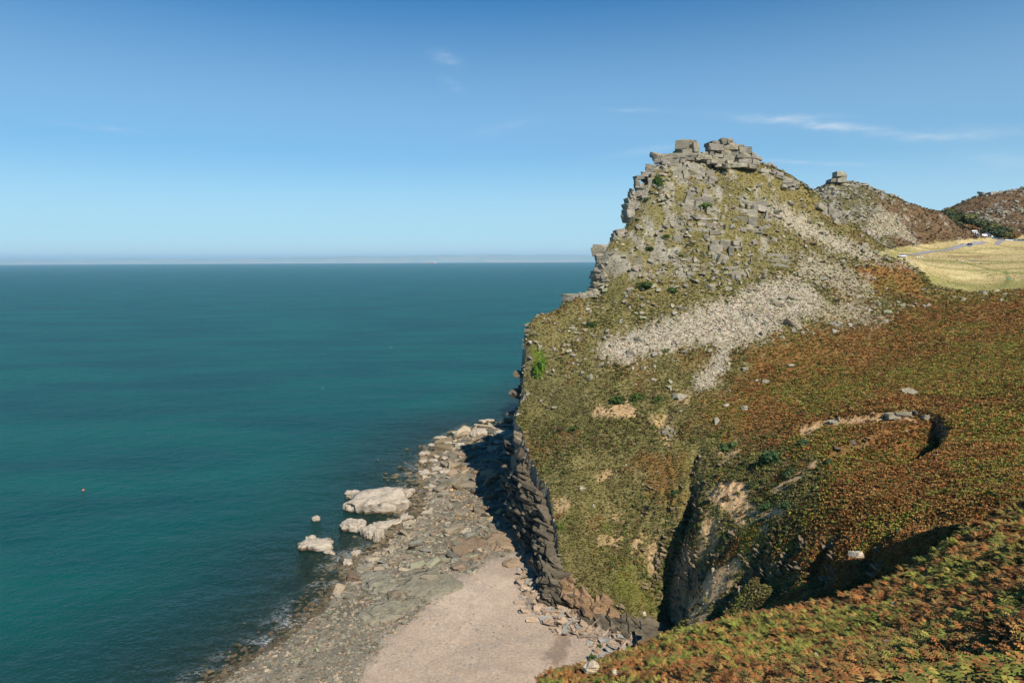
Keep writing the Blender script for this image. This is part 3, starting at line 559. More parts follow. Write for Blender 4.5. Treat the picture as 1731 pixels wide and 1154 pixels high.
CR = [
 ('squarish grey summit block standing alone on the left of the headland top', [(1149, 264), (1147, 250), (1150, 245), (1149, 234), (1166, 233), (1176, 238), (1178, 262)], 8.5, 24, 0, 8, 384, 386),
 ('small stone wedged at the right foot of the squarish summit block', [(1177, 260), (1178, 252), (1184, 254), (1184, 262)], 6, 8, 0, 4, 384, 385),
 ('long grey summit block sloping down to the right on the headland top', [(1197, 262), (1199, 243), (1213, 241), (1215, 236), (1226, 239), (1246, 246), (1262, 252), (1273, 260), (1277, 270), (1280, 284), (1240, 281), (1215, 272)], 6.5, 15, .1, 9, 387, 389),
 ('band of pale ledges running under the two summit blocks', [(1104, 270), (1106, 263), (1120, 262), (1130, 266), (1142, 260), (1180, 260), (1198, 262), (1235, 278), (1222, 284), (1190, 274), (1130, 272)], 4.5, 14, .02, 6, 380, 383),
 ('large stepped buttress of grey slabs below the squarish summit block', [(1091, 298), (1093, 277), (1101, 270), (1135, 270), (1170, 280), (1212, 300), (1205, 310), (1168, 318), (1148, 312), (1130, 318), (1100, 312)], 6, 15, .05, 7, 372, 379),
 ('blocky tower on the left skyline below the round green bush', [(1075, 342), (1075, 300), (1092, 297), (1108, 312), (1120, 340), (1112, 346), (1095, 348)], 6, 14, -.05, 7, 369, 373),
 ('thin rock spike rising from the left skyline', [(1062, 344), (1064, 325), (1066, 320), (1070, 324), (1074, 338), (1080, 346)], 5, 8, 0, 4, 366, 367),
 ('leaning grey pillar on the left skyline above the step', [(1058, 376), (1057, 338), (1066, 334), (1080, 345), (1098, 352), (1095, 368), (1070, 375)], 7, 16, -.12, 7, 363, 368),
 ('dark fissured crag in the centre of the upper headland', [(1153, 354), (1158, 330), (1165, 318), (1195, 322), (1200, 345), (1196, 358), (1175, 362)], 7, 16, .12, 7, None, None),
 ('stack of thin grey ledges right below the dark fissured crag', [(1140, 376), (1148, 362), (1188, 366), (1222, 380), (1222, 394), (1190, 392), (1160, 388)], 4.5, 17, .1, 5, None, None),
 ('broad crag split by two deep vertical cracks on the upper headland', [(1235, 372), (1238, 345), (1252, 338), (1285, 342), (1298, 352), (1292, 385), (1262, 384)], 9, 14, .08, 7, None, None),
 ('crooked ledge under the broad crag with two deep cracks', [(1238, 384), (1290, 386), (1284, 394), (1250, 392)], 4, 12, .1, 4, None, None),
 ('rounded dark overhanging boulder crag in the middle of the headland', [(1197, 428), (1198, 412), (1210, 405), (1228, 408), (1237, 420), (1232, 434), (1218, 444), (1205, 440)], 9, 17, .05, 6, None, None),
 ('slanting grey slab crag left of the rounded dark overhang', [(1137, 398), (1155, 390), (1162, 400), (1156, 412), (1145, 414)], 8, 13, .2, 5, None, None),
 ('layered outcrop of thin plates below the slanting slab', [(1157, 446), (1160, 436), (1180, 440), (1180, 460), (1168, 466), (1158, 458)], 4.5, 16, .1, 5, None, None),
 ('pointed outcrop standing at the top of the pale scree', [(1230, 470), (1232, 452), (1244, 454), (1270, 458), (1262, 468), (1240, 476)], 7, 14, -.1, 5, None, None),
 ('low grey outcrop right of the rounded dark overhang', [(1238, 412), (1250, 410), (1252, 422), (1240, 426)], 4, 10, .1, 4, None, None),
 ('squat outcrop of blocks at the upper end of the rubble field', [(1290, 432), (1300, 430), (1330, 434), (1332, 450), (1312, 452), (1296, 446)], 6, 14, .1, 4, None, None),
 ('cliff step of pale square blocks jutting over the sea on the left skyline', [(1007, 444), (1004, 425), (1005, 416), (1030, 414), (1046, 420), (1042, 440), (1030, 452), (1012, 454)], 8, 15, .02, 7, 349, 352),
 ('row of narrow ledges climbing the left skyline above the square blocks', [(1030, 414), (1036, 400), (1042, 388), (1056, 386), (1052, 400), (1046, 416)], 5, 10, -.15, 5, 352, 358),
 ('overhanging nose of dark slabs below the square blocks', [(1006, 488), (1002, 470), (1003, 457), (1030, 456), (1055, 468), (1045, 480), (1022, 490)], 5, 18, .05, 7, 343, 347),
 ('hooked rock jutting over the sea halfway down the left edge', [(953, 530), (950, 512), (956, 500), (980, 496), (990, 502), (980, 514), (962, 530)], 5.5, 15, -.15, 7, 334, 337),
 ('thin ledges on the edge right of the hooked rock', [(980, 498), (1004, 488), (1012, 492), (1004, 502), (986, 506)], 4, 12, -.1, 5, 338, 340),
 ('flat pale cap stone at the brow of the sea cliff', [(892, 556), (893, 549), (925, 537), (932, 541), (912, 552)], 4, 16, -.25, 5, 327, 329),
 ('tall ribbed sea cliff dropping from the cap stone', [(889, 570), (890, 556), (905, 555), (908, 585), (902, 610), (908, 650), (896, 655), (895, 620), (888, 592)], 6, 9, -.05, 5, 312, 326),
 ('tumbled pale blocks beside the bright green patch at the cliff brow', [(912, 648), (915, 630), (930, 618), (945, 622), (960, 632), (955, 648), (935, 650)], 5, 13, .2, 4, 310, 316),
 ('stepped pale ledge half way down the sea cliff', [(880, 682), (890, 660), (905, 662), (908, 676), (895, 684)], 5, 9, .2, 4, 303, 307),
 ('pale corner rock at the bend of the sea cliff', [(868, 716), (872, 692), (886, 694), (884, 716), (880, 730)], 5, 9, .3, 4, 298, 302),
 ('row of tilted slabs along the brow above the boulder beach', [(868, 735), (872, 722), (890, 735), (920, 750), (950, 768), (945, 778), (915, 772), (888, 758)], 6, 20, .45, 4, 275, 287),
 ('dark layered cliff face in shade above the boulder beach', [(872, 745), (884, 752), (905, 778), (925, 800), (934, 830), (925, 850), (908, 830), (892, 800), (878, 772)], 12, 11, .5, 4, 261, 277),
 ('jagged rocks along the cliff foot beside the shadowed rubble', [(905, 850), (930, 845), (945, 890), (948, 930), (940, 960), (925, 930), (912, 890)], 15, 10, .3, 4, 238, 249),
 ('long wall of brown bedded rock at the back of the sand', [(948, 968), (962, 972), (1000, 996), (1045, 1025), (1092, 1052), (1104, 1076), (1070, 1072), (1020, 1052), (975, 1030), (950, 1004)], 9, 14, .55, 4, None, None),
 ('crumbling rocks on the right wall of the dark gully', [(1162, 930), (1178, 915), (1185, 940), (1182, 970), (1168, 1000), (1160, 985)], 5, 8, .3, 2.5, None, None),
 ('loose rocks down the left wall of the dark gully', [(1112, 890), (1120, 885), (1118, 940), (1112, 985), (1106, 960)], 4, 6, .2, 2, None, None),
 ('small dark rock pile between the bare soil patches', [(1118, 730), (1128, 718), (1140, 730), (1135, 742)], 5, 7, .1, 2, None, None),
 ('grey stones exposed on the upper lip of the landslip', [(1500, 701), (1545, 693), (1548, 702), (1502, 712)], 4.5, 12, -.1, 2, None, None),
 ('pale rock face at the right corner of the landslip', [(1558, 700), (1575, 698), (1588, 705), (1578, 712), (1562, 708)], 5, 12, .2, 2.5, None, None),
 ('low crumbling lip of stones at the left of the landslip', [(1402, 712), (1412, 706), (1420, 708), (1412, 716)], 4, 7, -.1, 1.5, None, None),
 ('ragged ledges along the right shoulder below the long summit block', [(1278, 294), (1282, 290), (1316, 292), (1322, 298), (1310, 304), (1290, 300)], 4, 16, .12, 5, None, None),
 ('flat pale slabs at the end of the right shoulder', [(1300, 305), (1320, 298), (1340, 304), (1349, 316), (1335, 322), (1322, 312)], 4, 15, .15, 5, None, None),
 ('row of grey blocks stepping down the right flank toward the saddle', [(1375, 345), (1388, 342), (1425, 362), (1430, 378), (1420, 385), (1400, 368), (1380, 356)], 5, 15, .35, 4, None, None),
 ('dark rounded rocks near the foot of the right flank', [(1450, 416), (1462, 412), (1470, 424), (1458, 428)], 5, 10, .2, 3, None, None),
 ('square rock crown on top of the second hill', [(1411, 311), (1412, 293), (1423, 293), (1426, 311)], 4.5, 10, 0, 8, 549, 550),
 ('blocky shoulder left of the crown on the second hill', [(1398, 314), (1400, 304), (1412, 302), (1428, 308), (1430, 316), (1410, 316)], 4, 10, .05, 8, 551, 552),
 ('grey buttress below the crown of the second hill', [(1374, 334), (1378, 324), (1392, 320), (1420, 326), (1424, 336), (1400, 342), (1382, 340)], 5, 11, .05, 8, 548, 551),
 ('small knob on the right skyline of the second hill', [(1454, 316), (1456, 309), (1464, 310), (1466, 316)], 3, 6, 0, 6, 553, 554),
 ('ledges following the right skyline of the second hill', [(1440, 316), (1445, 312), (1472, 322), (1480, 330), (1460, 326)], 3, 9, .3, 6, 552, 554),
 ('broken ledges on the left face of the second hill', [(1385, 360), (1400, 352), (1430, 358), (1428, 366), (1400, 366)], 4, 10, .1, 6, None, None),
 ('grey rocks on the skyline of the far right hill', [(1660, 332), (1668, 328), (1690, 326), (1692, 332), (1675, 334)], 3, 7, 0, 10, 866, 868),
 ('rock pinnacle left of centre on the far right hill', [(1654, 333), (1657, 326), (1661, 327), (1662, 334)], 3, 5, 0, 8, 868, 869),
 ('rock cap at the right edge of the far right hill', [(1700, 330), (1712, 322), (1731, 318), (1745, 318), (1745, 326), (1715, 330)], 3, 8, -.1, 10, 858, 862),
 ('pale outcrops on the left shoulder of the far right hill', [(1622, 348), (1632, 338), (1648, 334), (1650, 342), (1632, 350)], 3, 7, -.2, 8, 872, 874),
]
for c in CR: crag(c[0], c[1], c[2], c[3], c[4], c[5], c[6], c[7], gap=.45 if c[0].startswith(('jagged', 'dark layered', 'tall ribbed')) else .3 if c[0].startswith(('row of tilted', 'long wall')) and 'brown' not in c[0] else .06)
# ------------------------------------------------------------------ rounded sea-worn rocks
def searock(seed, dims, ridges=3, rough=.16, cols=None):
    bm = bmesh.new(); bmesh.ops.create_icosphere(bm, subdivisions=5, radius=1.0); V = np.array([v.co[:] for v in bm.verts]); Fc = np.array([[v.index for v in f.verts] for f in bm.faces]); bm.free()
    P = np.sign(V)*np.abs(V)**.7; P = P/np.maximum(1, np.abs(P).max(1))[:, None]
    q = P*np.array(dims)*.5; s = max(dims)
    nn = fbm(q[:, 0]+seed*7, q[:, 1]+q[:, 2]*.8, s*.35, 4, seed); cr = np.abs(fbm(q[:, 0]*.7-q[:, 1]+seed, q[:, 1]*.5+q[:, 0]*.6, s*.28, 3, seed+3)); cr2 = sst(.0, .09, cr)
    q = q*(1+nn*rough*2.2)[:, None]; q *= (.86+.14*cr2)[:, None]; q[:, 2] += fbm(q[:, 0], q[:, 1], s*.22, 3, seed+5)*dims[2]*.22
    c = np.ones((len(q), 3))*(.62+.38*cr2)[:, None]; wt = sst(-.20*dims[2]+.75, -.20*dims[2]+.25, q[:, 2]+nn*1.5)*(seed < 50); c = c*(1-wt[:, None])+np.array([.34, .27, .19])*wt[:, None]; return q, Fc, c
SEA = [ # label, px, py(base centre), width px, height px, depth ratio, yaw
 ('largest pale rock platform at the edge of the sea, cracked across', 640, 872, 120, 44, .8, 0), ('pale lobe at the left tip of the largest platform rock, lower one', 600, 868, 34, 20, .8, 0), ('pale lobe at the left tip of the largest platform rock, upper one', 596, 843, 30, 15, .9, .2), ('pale upper shelf of the largest platform rock', 668, 848, 66, 22, 1.1, .2),
 ('rounded pale rock in the water below the largest platform', 597, 899, 46, 22, .8, .2), ('long pale humped rock lying alone in the sea', 533, 931, 68, 22, .6, .1), ('pointed hump on top of the long pale rock in the sea', 526, 922, 20, 18, .8, .3), ('small rock standing alone out in the sea', 535, 880, 15, 10, 1, 0),
 ('flat stone lying in the water right of the long humped rock', 558, 935, 22, 7, .7, -.2), ('pale tilted slab on the shore, nearest the long humped rock', 628, 914, 34, 28, .9, .8), ('long pale beam of rock pointing up the shore', 655, 892, 50, 14, .5, .5), ('narrow pale slab standing behind the tilted slab', 640, 922, 20, 26, .7, 1.2),
 ('pale block at the upper end of the long beam of rock', 688, 880, 26, 14, .8, .3), ('rounded boulder at the water below the tilted slab', 602, 940, 15, 13, 1, 0), ('ball-like boulder by the foam streaks', 588, 958, 18, 16, 1, .4),
 ('flat pale rock furthest along the shore, out in the water', 823, 714, 30, 7, .8, .1), ('broad pale slab group at the far end of the shore', 808, 742, 34, 14, 1.4, .3), ('low pale ledge left of the far slab group', 745, 743, 28, 8, 1.1, .1), ('pale wedge against the foot of the headland', 848, 745, 30, 13, 1, .2),
 ('flat stone in the water between the far ledges', 776, 733, 22, 6, 1, 0), ('rounded pale boulder below the far slab group', 778, 761, 18, 11, 1, 0), ('pale boulder under the wedge by the headland', 842, 758, 16, 10, 1, 0), ('pale stone in the shallows, left of three', 718, 772, 17, 11, 1, 0), ('pale stone in the shallows, lower left of three', 714, 784, 17, 9, 1, .2),
 ('pale stone in the shallows, middle of three', 733, 781, 15, 7, 1, 0), ('pale cube-like stone right of three in the shallows', 752, 781, 12, 9, 1, .3), ('pale boulder by the white foam', 717, 806, 20, 13, 1, .5), ('flat topped boulder right of the white foam', 738, 799, 19, 10, 1, .3), ('pale sloping slab where the foam meets the shore', 752, 804, 20, 8, 1, -.2),
 ('round stone between the far boulders and the slabs', 782, 772, 9, 8, 1, 0), ('small dark stone in the sea left of the far boulders', 740, 760, 9, 5, 1, 0), ('pale stone left of the far boulders in the water', 730, 754, 12, 6, 1, 0), ('pair stone below the low far ledge', 757, 753, 13, 8, 1, .2)]
for i, (lb, px, py, w, h, dr, yaw) in enumerate(SEA):
    p = atz(px, py-h*.45, .6); m = p[1]/F; dpt = min(dr*w*1.1, 1.9*h)*m; ht = max(.55*h*m, h*m-.36*dpt)*1.35; q, Fc, c = searock(i+1, (w*m, dpt, ht)); o = mk('sea_rock' if w > 16 else 'shore_boulder', q, Fc, MRS, c, True)
    o.location = (p[0], p[1], max(0., float(shore(np.array([p[0]]), np.array([p[1]]))[0][0]))+.22*ht); o.rotation_euler = (0, 0, yaw); tag(o, lb, 'rock')
# flat brown ledges between the boulders and the sand
for i, (lb, px, py, w, h, dr, yaw, c3) in enumerate([('big brown flat ledge at the upper edge of the sand', 795, 925, 62, 22, 1.5, .5, (.27, .20, .135)), ('second brown ledge against the shaded cliff foot', 858, 915, 66, 30, 1.2, .1, (.34, .25, .17)), ('brown slanting slab on the sand below the second ledge', 868, 955, 34, 14, .8, .3, (.32, .24, .165)),
                                           ('long olive ledge reaching along the left edge of the sand', 720, 985, 92, 26, 1.1, .55, (.27, .25, .19)), ('cracked olive ledge left of the lower sand', 660, 1030, 90, 18, .7, .5, (.29, .27, .205)), ('narrow olive ledge at the sand near the bottom', 655, 985, 46, 16, 1.1, .6, (.28, .265, .205)), ('low grey ledge between the boulders and the olive ledges', 640, 975, 44, 16, 1.2, .6, (.28, .27, .22))]):
    p = atz(px, py, 2.2); m = p[1]/F; q, Fc, c = searock(i+60, (w*m*1.2, w*m*dr*1.2, 3.0), rough=.12); p[2] = float(hz(np.array(p[0]), np.array(p[1]))); o = mk('flat_ledge', q, Fc, MRB, c*np.array(c3), True); o.location = (p[0], p[1], p[2]-.45); o.rotation_euler = (0, 0, yaw); tag(o, lb, 'ledge')
# ------------------------------------------------------------------ single boulders
ORD = 'first second third fourth fifth sixth seventh eighth ninth tenth eleventh twelfth thirteenth fourteenth fifteenth sixteenth'.split()
ANCH = {'headland': [(1075, 400, 'below the left skyline pillar'), (1130, 370, 'between the left pillar and the dark fissured crag'), (1180, 405, 'under the thin ledges of the middle crags'), (1240, 400, 'below the broad cracked crag'), (1290, 415, 'right of the cracked crag'), (1030, 440, 'behind the pale square cliff step'), (1090, 440, 'in the lower left crags'), (1150, 455, 'left of the thin plate outcrop'), (1215, 465, 'below the dark rounded overhang'), (1290, 460, 'above the top of the scree'), (1020, 480, 'above the dark overhanging nose'), (1100, 490, 'on the grass under the lower crags')],
 'heather': [(910, 560, 'at the cliff brow by the cap stone'), (960, 530, 'by the hooked rock'), (1030, 530, 'above the left end of the scree'), (1090, 520, 'on the slope above the scree'), (940, 600, 'beside the bright green ivy'), (1000, 580, 'just left of the scree'), (950, 635, 'near the tumbled pale blocks'), (1000, 610, 'below the left tip of the scree')],
 'rubble': [(1330, 490, 'at the upper right edge of the scree'), (1400, 450, 'on the rubble streak under the right flank'), (1460, 470, 'by the bracken below the right flank'), (1380, 500, 'above the pinkish boulders'), (1440, 510, 'around the broad rubble boulder'), (1490, 530, 'at the right end of the rubble'), (1310, 555, 'by the pointed pinkish boulder'), (1380, 545, 'below the flat pinkish boulders'), (1430, 550, 'at the lower rim of the rubble')],
 'below': [(1080, 630, 'under the left half of the scree'), (1150, 620, 'left of the narrow scree tongue'), (1250, 610, 'right of the narrow scree tongue'), (1350, 590, 'in the bracken below the pointed boulder'), (1120, 690, 'around the long tilted slab'), (1210, 680, 'below the foot of the scree tongue'), (1290, 630, 'in the open bracken by the boulder pair')],
 'shore': [(800, 745, 'by the far slab group'), (740, 770, 'among the far shallows'), (770, 800, 'above the foam line at the far end'), (830, 800, 'in the rusty rubble beside the cliff shadow'), (720, 840, 'right of the largest rock platform'), (780, 850, 'in the middle of the rusty rubble'), (850, 860, 'at the edge of the cliff shadow'), (690, 900, 'around the long beam of rock'), (760, 900, 'above the big brown ledge'), (640, 950, 'below the tilted slab'), (700, 940, 'left of the big brown ledge'), (610, 990, 'between the ball boulder and the olive ledges'), (680, 970, 'beside the long olive ledge'), (560, 1030, 'along the lower waterline'), (620, 1040, 'below the cracked olive ledge'), (880, 800, 'inside the cliff shadow'), (850, 760, 'at the foot of the headland corner')]}
def near(kind, px, py): return min(ANCH[kind], key=lambda a: (a[0]-px)**2+(a[1]-py)**2)[2]
def ob(name, pr, mat, p, r, s, label, cat, c, group=None):
    V, Fc = pr; o = mk(name, V, Fc, mat, np.repeat(np.array([c]), len(V), 0)); setxf(o, p, r, s); return tag(o, label, cat, group)
BO = [('pinkish pointed boulder at the right foot of the pale scree', 1338, 560, 27, 22, (1.15, 1.0, .95)), ('flat pinkish boulder on the upper right of the scree', 1321, 522, 24, 14, (1.1, .97, .93)), ('pinkish boulder right of the flat one on the scree', 1381, 521, 18, 12, (1.12, .97, .94)), ('dark-sided slab on the scree above the pinkish boulders', 1340, 511, 20, 9, (.9, .9, .88)), ('broad boulder in the rubble right of the scree', 1452, 506, 20, 10, (1.05, 1, .95)),
      ('large pale flat slab at the lower left of the scree', 1068, 603, 26, 14, (1.1, 1.08, 1.02)), ('leaning slab in the middle of the scree', 1082, 580, 24, 13, (.95, .95, .9)), ('upright slab on the lower scree by the narrow tongue', 1216, 567, 12, 14, (1.1, 1.07, 1)), ('long tilted slab lying on the slope below the scree', 1152, 678, 26, 14, (1.15, 1.12, 1.05)), ('squat boulder above the long tilted slab', 1134, 660, 14, 9, (1.1, 1.08, 1)), ('pale boulder left of the long tilted slab', 1137, 650, 16, 8, (1.15, 1.12, 1.08)),
      ('white rock in the bracken of the lower bowl casting a long shadow', 1449, 946, 24, 16, (1.7, 1.62, 1.5)), ('white stone on the near bracken slope under the shadow band', 1512, 1025, 8, 6, (1.8, 1.75, 1.6)), ('white pointed stone in the near bracken, lower centre', 1386, 1120, 18, 12, (1.8, 1.72, 1.6)), ('grey round boulder in the near bracken in shade', 1508, 1103, 26, 15, (.95, .9, .88)),
      ('largest white boulder at the lower brow above the sand', 1000, 1148, 34, 22, (1.7, 1.62, 1.45)), ('second white boulder right of the largest at the brow', 1041, 1148, 16, 11, (1.7, 1.62, 1.45)), ('small upright white stone at the left end of the brow', 938, 1146, 7, 12, (1.7, 1.6, 1.45)), ('long pale slab in the bracken above the landslip', 1536, 667, 24, 7, (1.2, 1.17, 1.1)), ('pale stone at the far right of the grass edge', 1540, 520, 18, 6, (1.2, 1.17, 1.1)), ('pale stone right of the long one by the bracken top', 1568, 519, 10, 6, (1.25, 1.2, 1.1)), ('pale flat stone at the grass edge', 1684, 494, 12, 5, (1.3, 1.25, 1.15)), ('pale stone on the upper bracken edge', 1562, 491, 10, 4, (1.2, 1.15, 1.1)),
      ('pale boulder pair in the upper bracken, left one', 1279, 648, 10, 7, (1.25, 1.2, 1.1)), ('pale boulder pair in the upper bracken, right one', 1296, 649, 11, 8, (1.25, 1.2, 1.1)), ('round pale boulder under the narrow scree tongue', 1260, 628, 12, 9, (1.2, 1.17, 1.1)), ('flat pale stone in the open bracken below the scree', 1339, 620, 14, 6, (1.25, 1.2, 1.12)), ('leaning pale stones in the red bracken, left one', 1228, 690, 12, 10, (1.2, 1.17, 1.1)), ('leaning pale stones in the red bracken, right one', 1260, 696, 14, 12, (1.15, 1.1, 1.05)), ('thin pale stone standing in the red bracken', 1210, 720, 9, 13, (1.1, 1.08, 1.02)),
      ('grey boulder in the green slope above the gully', 1005, 862, 10, 10, (1.15, 1.1, 1.05)), ('pale boulder on the green slope left of the soil patch', 985, 829, 14, 9, (1.3, 1.25, 1.15)), ('white flake at the foot of the green slope', 1089, 1042, 8, 10, (1.8, 1.75, 1.65)), ('grey stone by the upper landslip corner in the bracken', 1582, 773, 10, 7, (1, 1, 1)), ('boulder beside the soil strip right of the dark gully', 1207, 968, 12, 9, (1.2, 1.1, 1))]
B0 = hit([b[1] for b in BO], [b[2]-b[4]*.3 for b in BO])
for b, p in zip(BO, B0):
    m = p[1]/F; w, h = b[3]*m, b[4]*m
    pale_ = b[5][0] > 1.45; ob('boulder', STN[rng.integers(24)], MRS if pale_ else MR, (p[0], p[1]+w*.15, p[2]+h*(.12 if p[1] > 95 else .55)), (rng.normal(0, .15), rng.normal(0, .15), rng.uniform(-.5, .5)), (w*1.05, w*1.25, h*1.75), b[0], 'boulder', tuple(v*.78 for v in b[5]) if pale_ else b[5])
def scat(n_, box, mask=None, lo=90):
    out = []
    while len(out) < n_:
        q = np.stack([rng.uniform(box[0], box[2], n_*3), rng.uniform(box[1], box[3], n_*3)], 1)
        if mask is not None: q = q[inside(q[:, 0], q[:, 1], mask)]
        out += list(q)
    a = np.array(out[:n_]); return hit(a[:, 0], a[:, 1], lo)
for (cnt, box, poly, smin, smax, c, label, grp) in [
   (60, (990, 380, 1330, 500), [(1000, 490), (1010, 420), (1060, 380), (1150, 360), (1280, 400), (1330, 470), (1250, 500), (1120, 520)], 6, 14, (1.05, 1.02, .96), 'grey boulder strewn over the upper headland face below the crags', 'boulders on the upper headland face'),
   (40, (900, 510, 1180, 640), [(905, 560), (960, 520), (1100, 510), (1060, 570), (1010, 600), (960, 640), (920, 640)], 5, 11, (1.1, 1.07, 1), 'pale stone in the heather between the sea cliff and the scree', 'stones in the heather left of the scree'),
   (50, (1240, 430, 1520, 580), [(1330, 480), (1420, 440), (1500, 480), (1510, 540), (1430, 560), (1330, 580), (1290, 560)], 6, 13, (1.08, 1.03, .97), 'grey boulder in the rubble right of the pale scree', 'boulders in the rubble field'),
   (34, (1040, 600, 1400, 720), [(1050, 620), (1200, 600), (1300, 580), (1380, 600), (1330, 640), (1220, 720), (1100, 720)], 4, 9, (1.15, 1.12, 1.05), 'small pale stone scattered in the bracken below the scree', 'stones below the scree'),
   (16, (1580, 425, 1731, 500), None, 3, 6, (1.2, 1.15, 1.05), 'small grey stone on the valley grass', 'stones on the valley grass')]:
    P = scat(cnt, box, poly)
    kd = {'boulders on': 'headland', 'stones in th': 'heather', 'boulders in': 'rubble', 'stones below': 'below'}; kd = next((v for k_, v in kd.items() if grp.startswith(k_)), None); l0 = label; P = P[np.argsort(P[:, 0]/P[:, 1])]
    for qi, p in enumerate(P):
        m = p[1]/F; s = smin+(smax-smin)*rng.random()**2.2; big_ = s > smin+(smax-smin)*.35; s *= m; g = rng.uniform(.85, 1.15)
        if kd:
            qx, qy = project(*p); label = '%s %s %s %s' % ('larger' if big_ else 'small', 'pale grey' if g > 1.03 else 'mid grey' if g > .94 else 'dark grey', l0.split()[-1] if False else 'boulder', near(kd, qx, qy)); grp = label
        else: label = '%s small grey stone from the left on the valley grass' % ORD[qi]
        ob('boulder', (STN+SLB)[rng.integers(40)], MR, (p[0], p[1], p[2]+s*.05), (rng.normal(0, .3), rng.normal(0, .3), rng.uniform(-1.5, 1.5)), (s*1.1, s*1.1, s*rng.uniform(.9, 1.3)), label, 'boulder', tuple(g*v for v in c), grp)
# scree and rubble: nobody could count it
def cells(mask, n_):
    pr = (mask*VIS*(Z > -4)).ravel(); pr = pr/pr.sum(); i = rng.choice(len(pr), n_, p=pr); j, k = np.divmod(i, NC)
    y = rows[j]*np.exp(rng.uniform(-.5, .5, n_)*.0046); x = y*(ratio[k]+rng.uniform(-.5, .5, n_)*.0015); return np.stack([x, y, hz(x, y)], 1), i
def stones(name, mask, n_, smin, smax, base, pw=2.2, protos=None, mat=None, flat=.8, cvar=.2, kind='stuff', tint=0.06):
    P, i = cells(mask, n_); s = (smin+(smax-smin)*rng.random(n_)**pw)*P[:, 1]/300
    Rm = eul(rng.normal(0, .35, n_), rng.normal(0, .35, n_), rng.uniform(-3.1, 3.1, n_)); P[:, 2] += s*.08
    c = np.array(base)[None]*rng.uniform(1-cvar, 1+cvar, (n_, 1))*(1+rng.normal(0, tint, (n_, 3)))
    V, Fc, cc = merge(protos or STN+SLB, P, np.stack([s, s, s*flat*rng.uniform(.8, 1.5, n_)], 1), Rm, c); return tag(mk(name, V, Fc, mat or MR, cc), kind=kind)
stones('scree', np.clip(SCREE*1.3-.2, 0, 1)+.25*SCREE2, 16000, .15, 1.5, (1.36, 1.26, 1.10), 4., cvar=.15)
stones('hill_scree', SCREE3*1., 2500, .5, 1.6, (1.3, 1.2, 1.05), 3.)
RK = np.clip(CRG*.4+ROCK*.4, 0, 1)*(1-SCREE)*(Y > 150)*(sst(.05, .35, fbm(X, Y, 9, 3, 99))+.08)
RK = RK+.10*(Y > 290)*(1-VAL)*(1-BRK)*(Y < 430)*(KK > .9)
stones('rubble', RK, 3300, .5, 3.4, (1.02, .99, .93), 3.2)
stones('hill_rubble', (Y > 450)*(1-VAL)*(sst(.0, .3, fbm(X, Y, 40, 4, 98)+.35*sst(1500, 1420, PX)-.05))*(KK > .9), 2400, .6, 2.6, (.95, .93, .88), 3.)
stones('loose_stones', (SOIL*.22+.02+.25*sst(.9, 1.5, SLP)*(Y < 240)*(Y > 105))*(Y > 100)*(Y < 290)*(KK > .9), 2500, .25, 1.5, (1.15, 1.08, .98), 3.)
# broken bedding standing out of the sea cliff
def slabs(name, mask, n_, a, b, base):
    P, i = cells(mask, n_); s = a+(b-a)*rng.random(n_)**1.7; rm = eul(rng.normal(.05, .08, n_), rng.normal(.22, .1, n_), rng.normal(0, .4, n_))
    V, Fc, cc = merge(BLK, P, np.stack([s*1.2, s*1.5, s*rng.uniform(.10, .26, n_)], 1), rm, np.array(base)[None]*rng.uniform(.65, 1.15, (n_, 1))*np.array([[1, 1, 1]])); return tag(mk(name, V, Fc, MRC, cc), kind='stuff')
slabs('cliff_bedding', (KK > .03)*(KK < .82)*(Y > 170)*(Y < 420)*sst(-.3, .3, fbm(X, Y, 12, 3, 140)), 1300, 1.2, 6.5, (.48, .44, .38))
slabs('gully_rock', (SLP > 1.55)*(Y > 105)*(Y < 240)*(KK > .985)*(SOIL < .2)*1., 420, .4, 1.7, (.8, .66, .5))
# ------------------------------------------------------------------ boulder shore
DSHm = (DSH > -34)*(DSH < 60)*BE*(1-sst(.25, .6, SAND))*(Y < 560)*(PX < 1120)
big = DSHm*sst(-5, 3, DSH)*(Y > 215)
pal = np.array([(.30, .27, .21), (.26, .25, .215), (.36, .29, .21), (.22, .22, .19), (.34, .29, .22), (.27, .20, .15), (.22, .21, .17), (.25, .25, .18)])
def shorecol(P, i):
    k = rng.integers(len(pal), size=len(P)); c = pal[k]*rng.uniform(.5, 1.35, (len(P), 1)); bl = sst(14, 0, DSH.ravel()[i])*(rng.random(len(P)) < .75)*sst(215, 260, P[:, 1])
    c = c*(1-bl[:, None])+np.array([.47, .405, .31])*bl[:, None]*rng.uniform(.8, 1.1, (len(P), 1))
    orange = (PX.ravel()[i] > 760)*(PX.ravel()[i] < 900)*(PY.ravel()[i] > 775)*(PY.ravel()[i] < 880)
    w_ = orange*(rng.random(len(P)) < .5); c = np.where(w_[:, None], c*np.array([1.3, 1.08, .85]), c)
    wet = (P[:, 2] < .35); c = np.where(wet[:, None], c*np.array([.45, .42, .36]), c); return np.clip(c, .01, .7)
P, i = cells(big, 230); s = (8+21*rng.random(230)**1.7)*P[:, 1]/F; cc = shorecol(P, i)
for k in range(230):
    qx, qy = project(*P[k]); c_ = cc[k]; hue = 'dark wet' if c_.max() < .13 else 'pale bleached' if c_.min() > .24 else 'rusty' if c_[0] > 1.5*c_[2] else 'grey'; lb_ = '%s %s boulder %s' % ('large' if s[k]*F/P[k, 1] > 16 else 'small', hue, near('shore', qx, qy))
    ob('shore_boulder', (STN+SLB)[rng.integers(40)], MRB, (P[k, 0], P[k, 1], P[k, 2]+s[k]*.12), (rng.normal(0, .25), rng.normal(0, .25), rng.normal(.5, .5)), (s[k]*1.3, s[k]*.9, s[k]*.8), lb_, 'boulder', tuple(cc[k]), lb_)
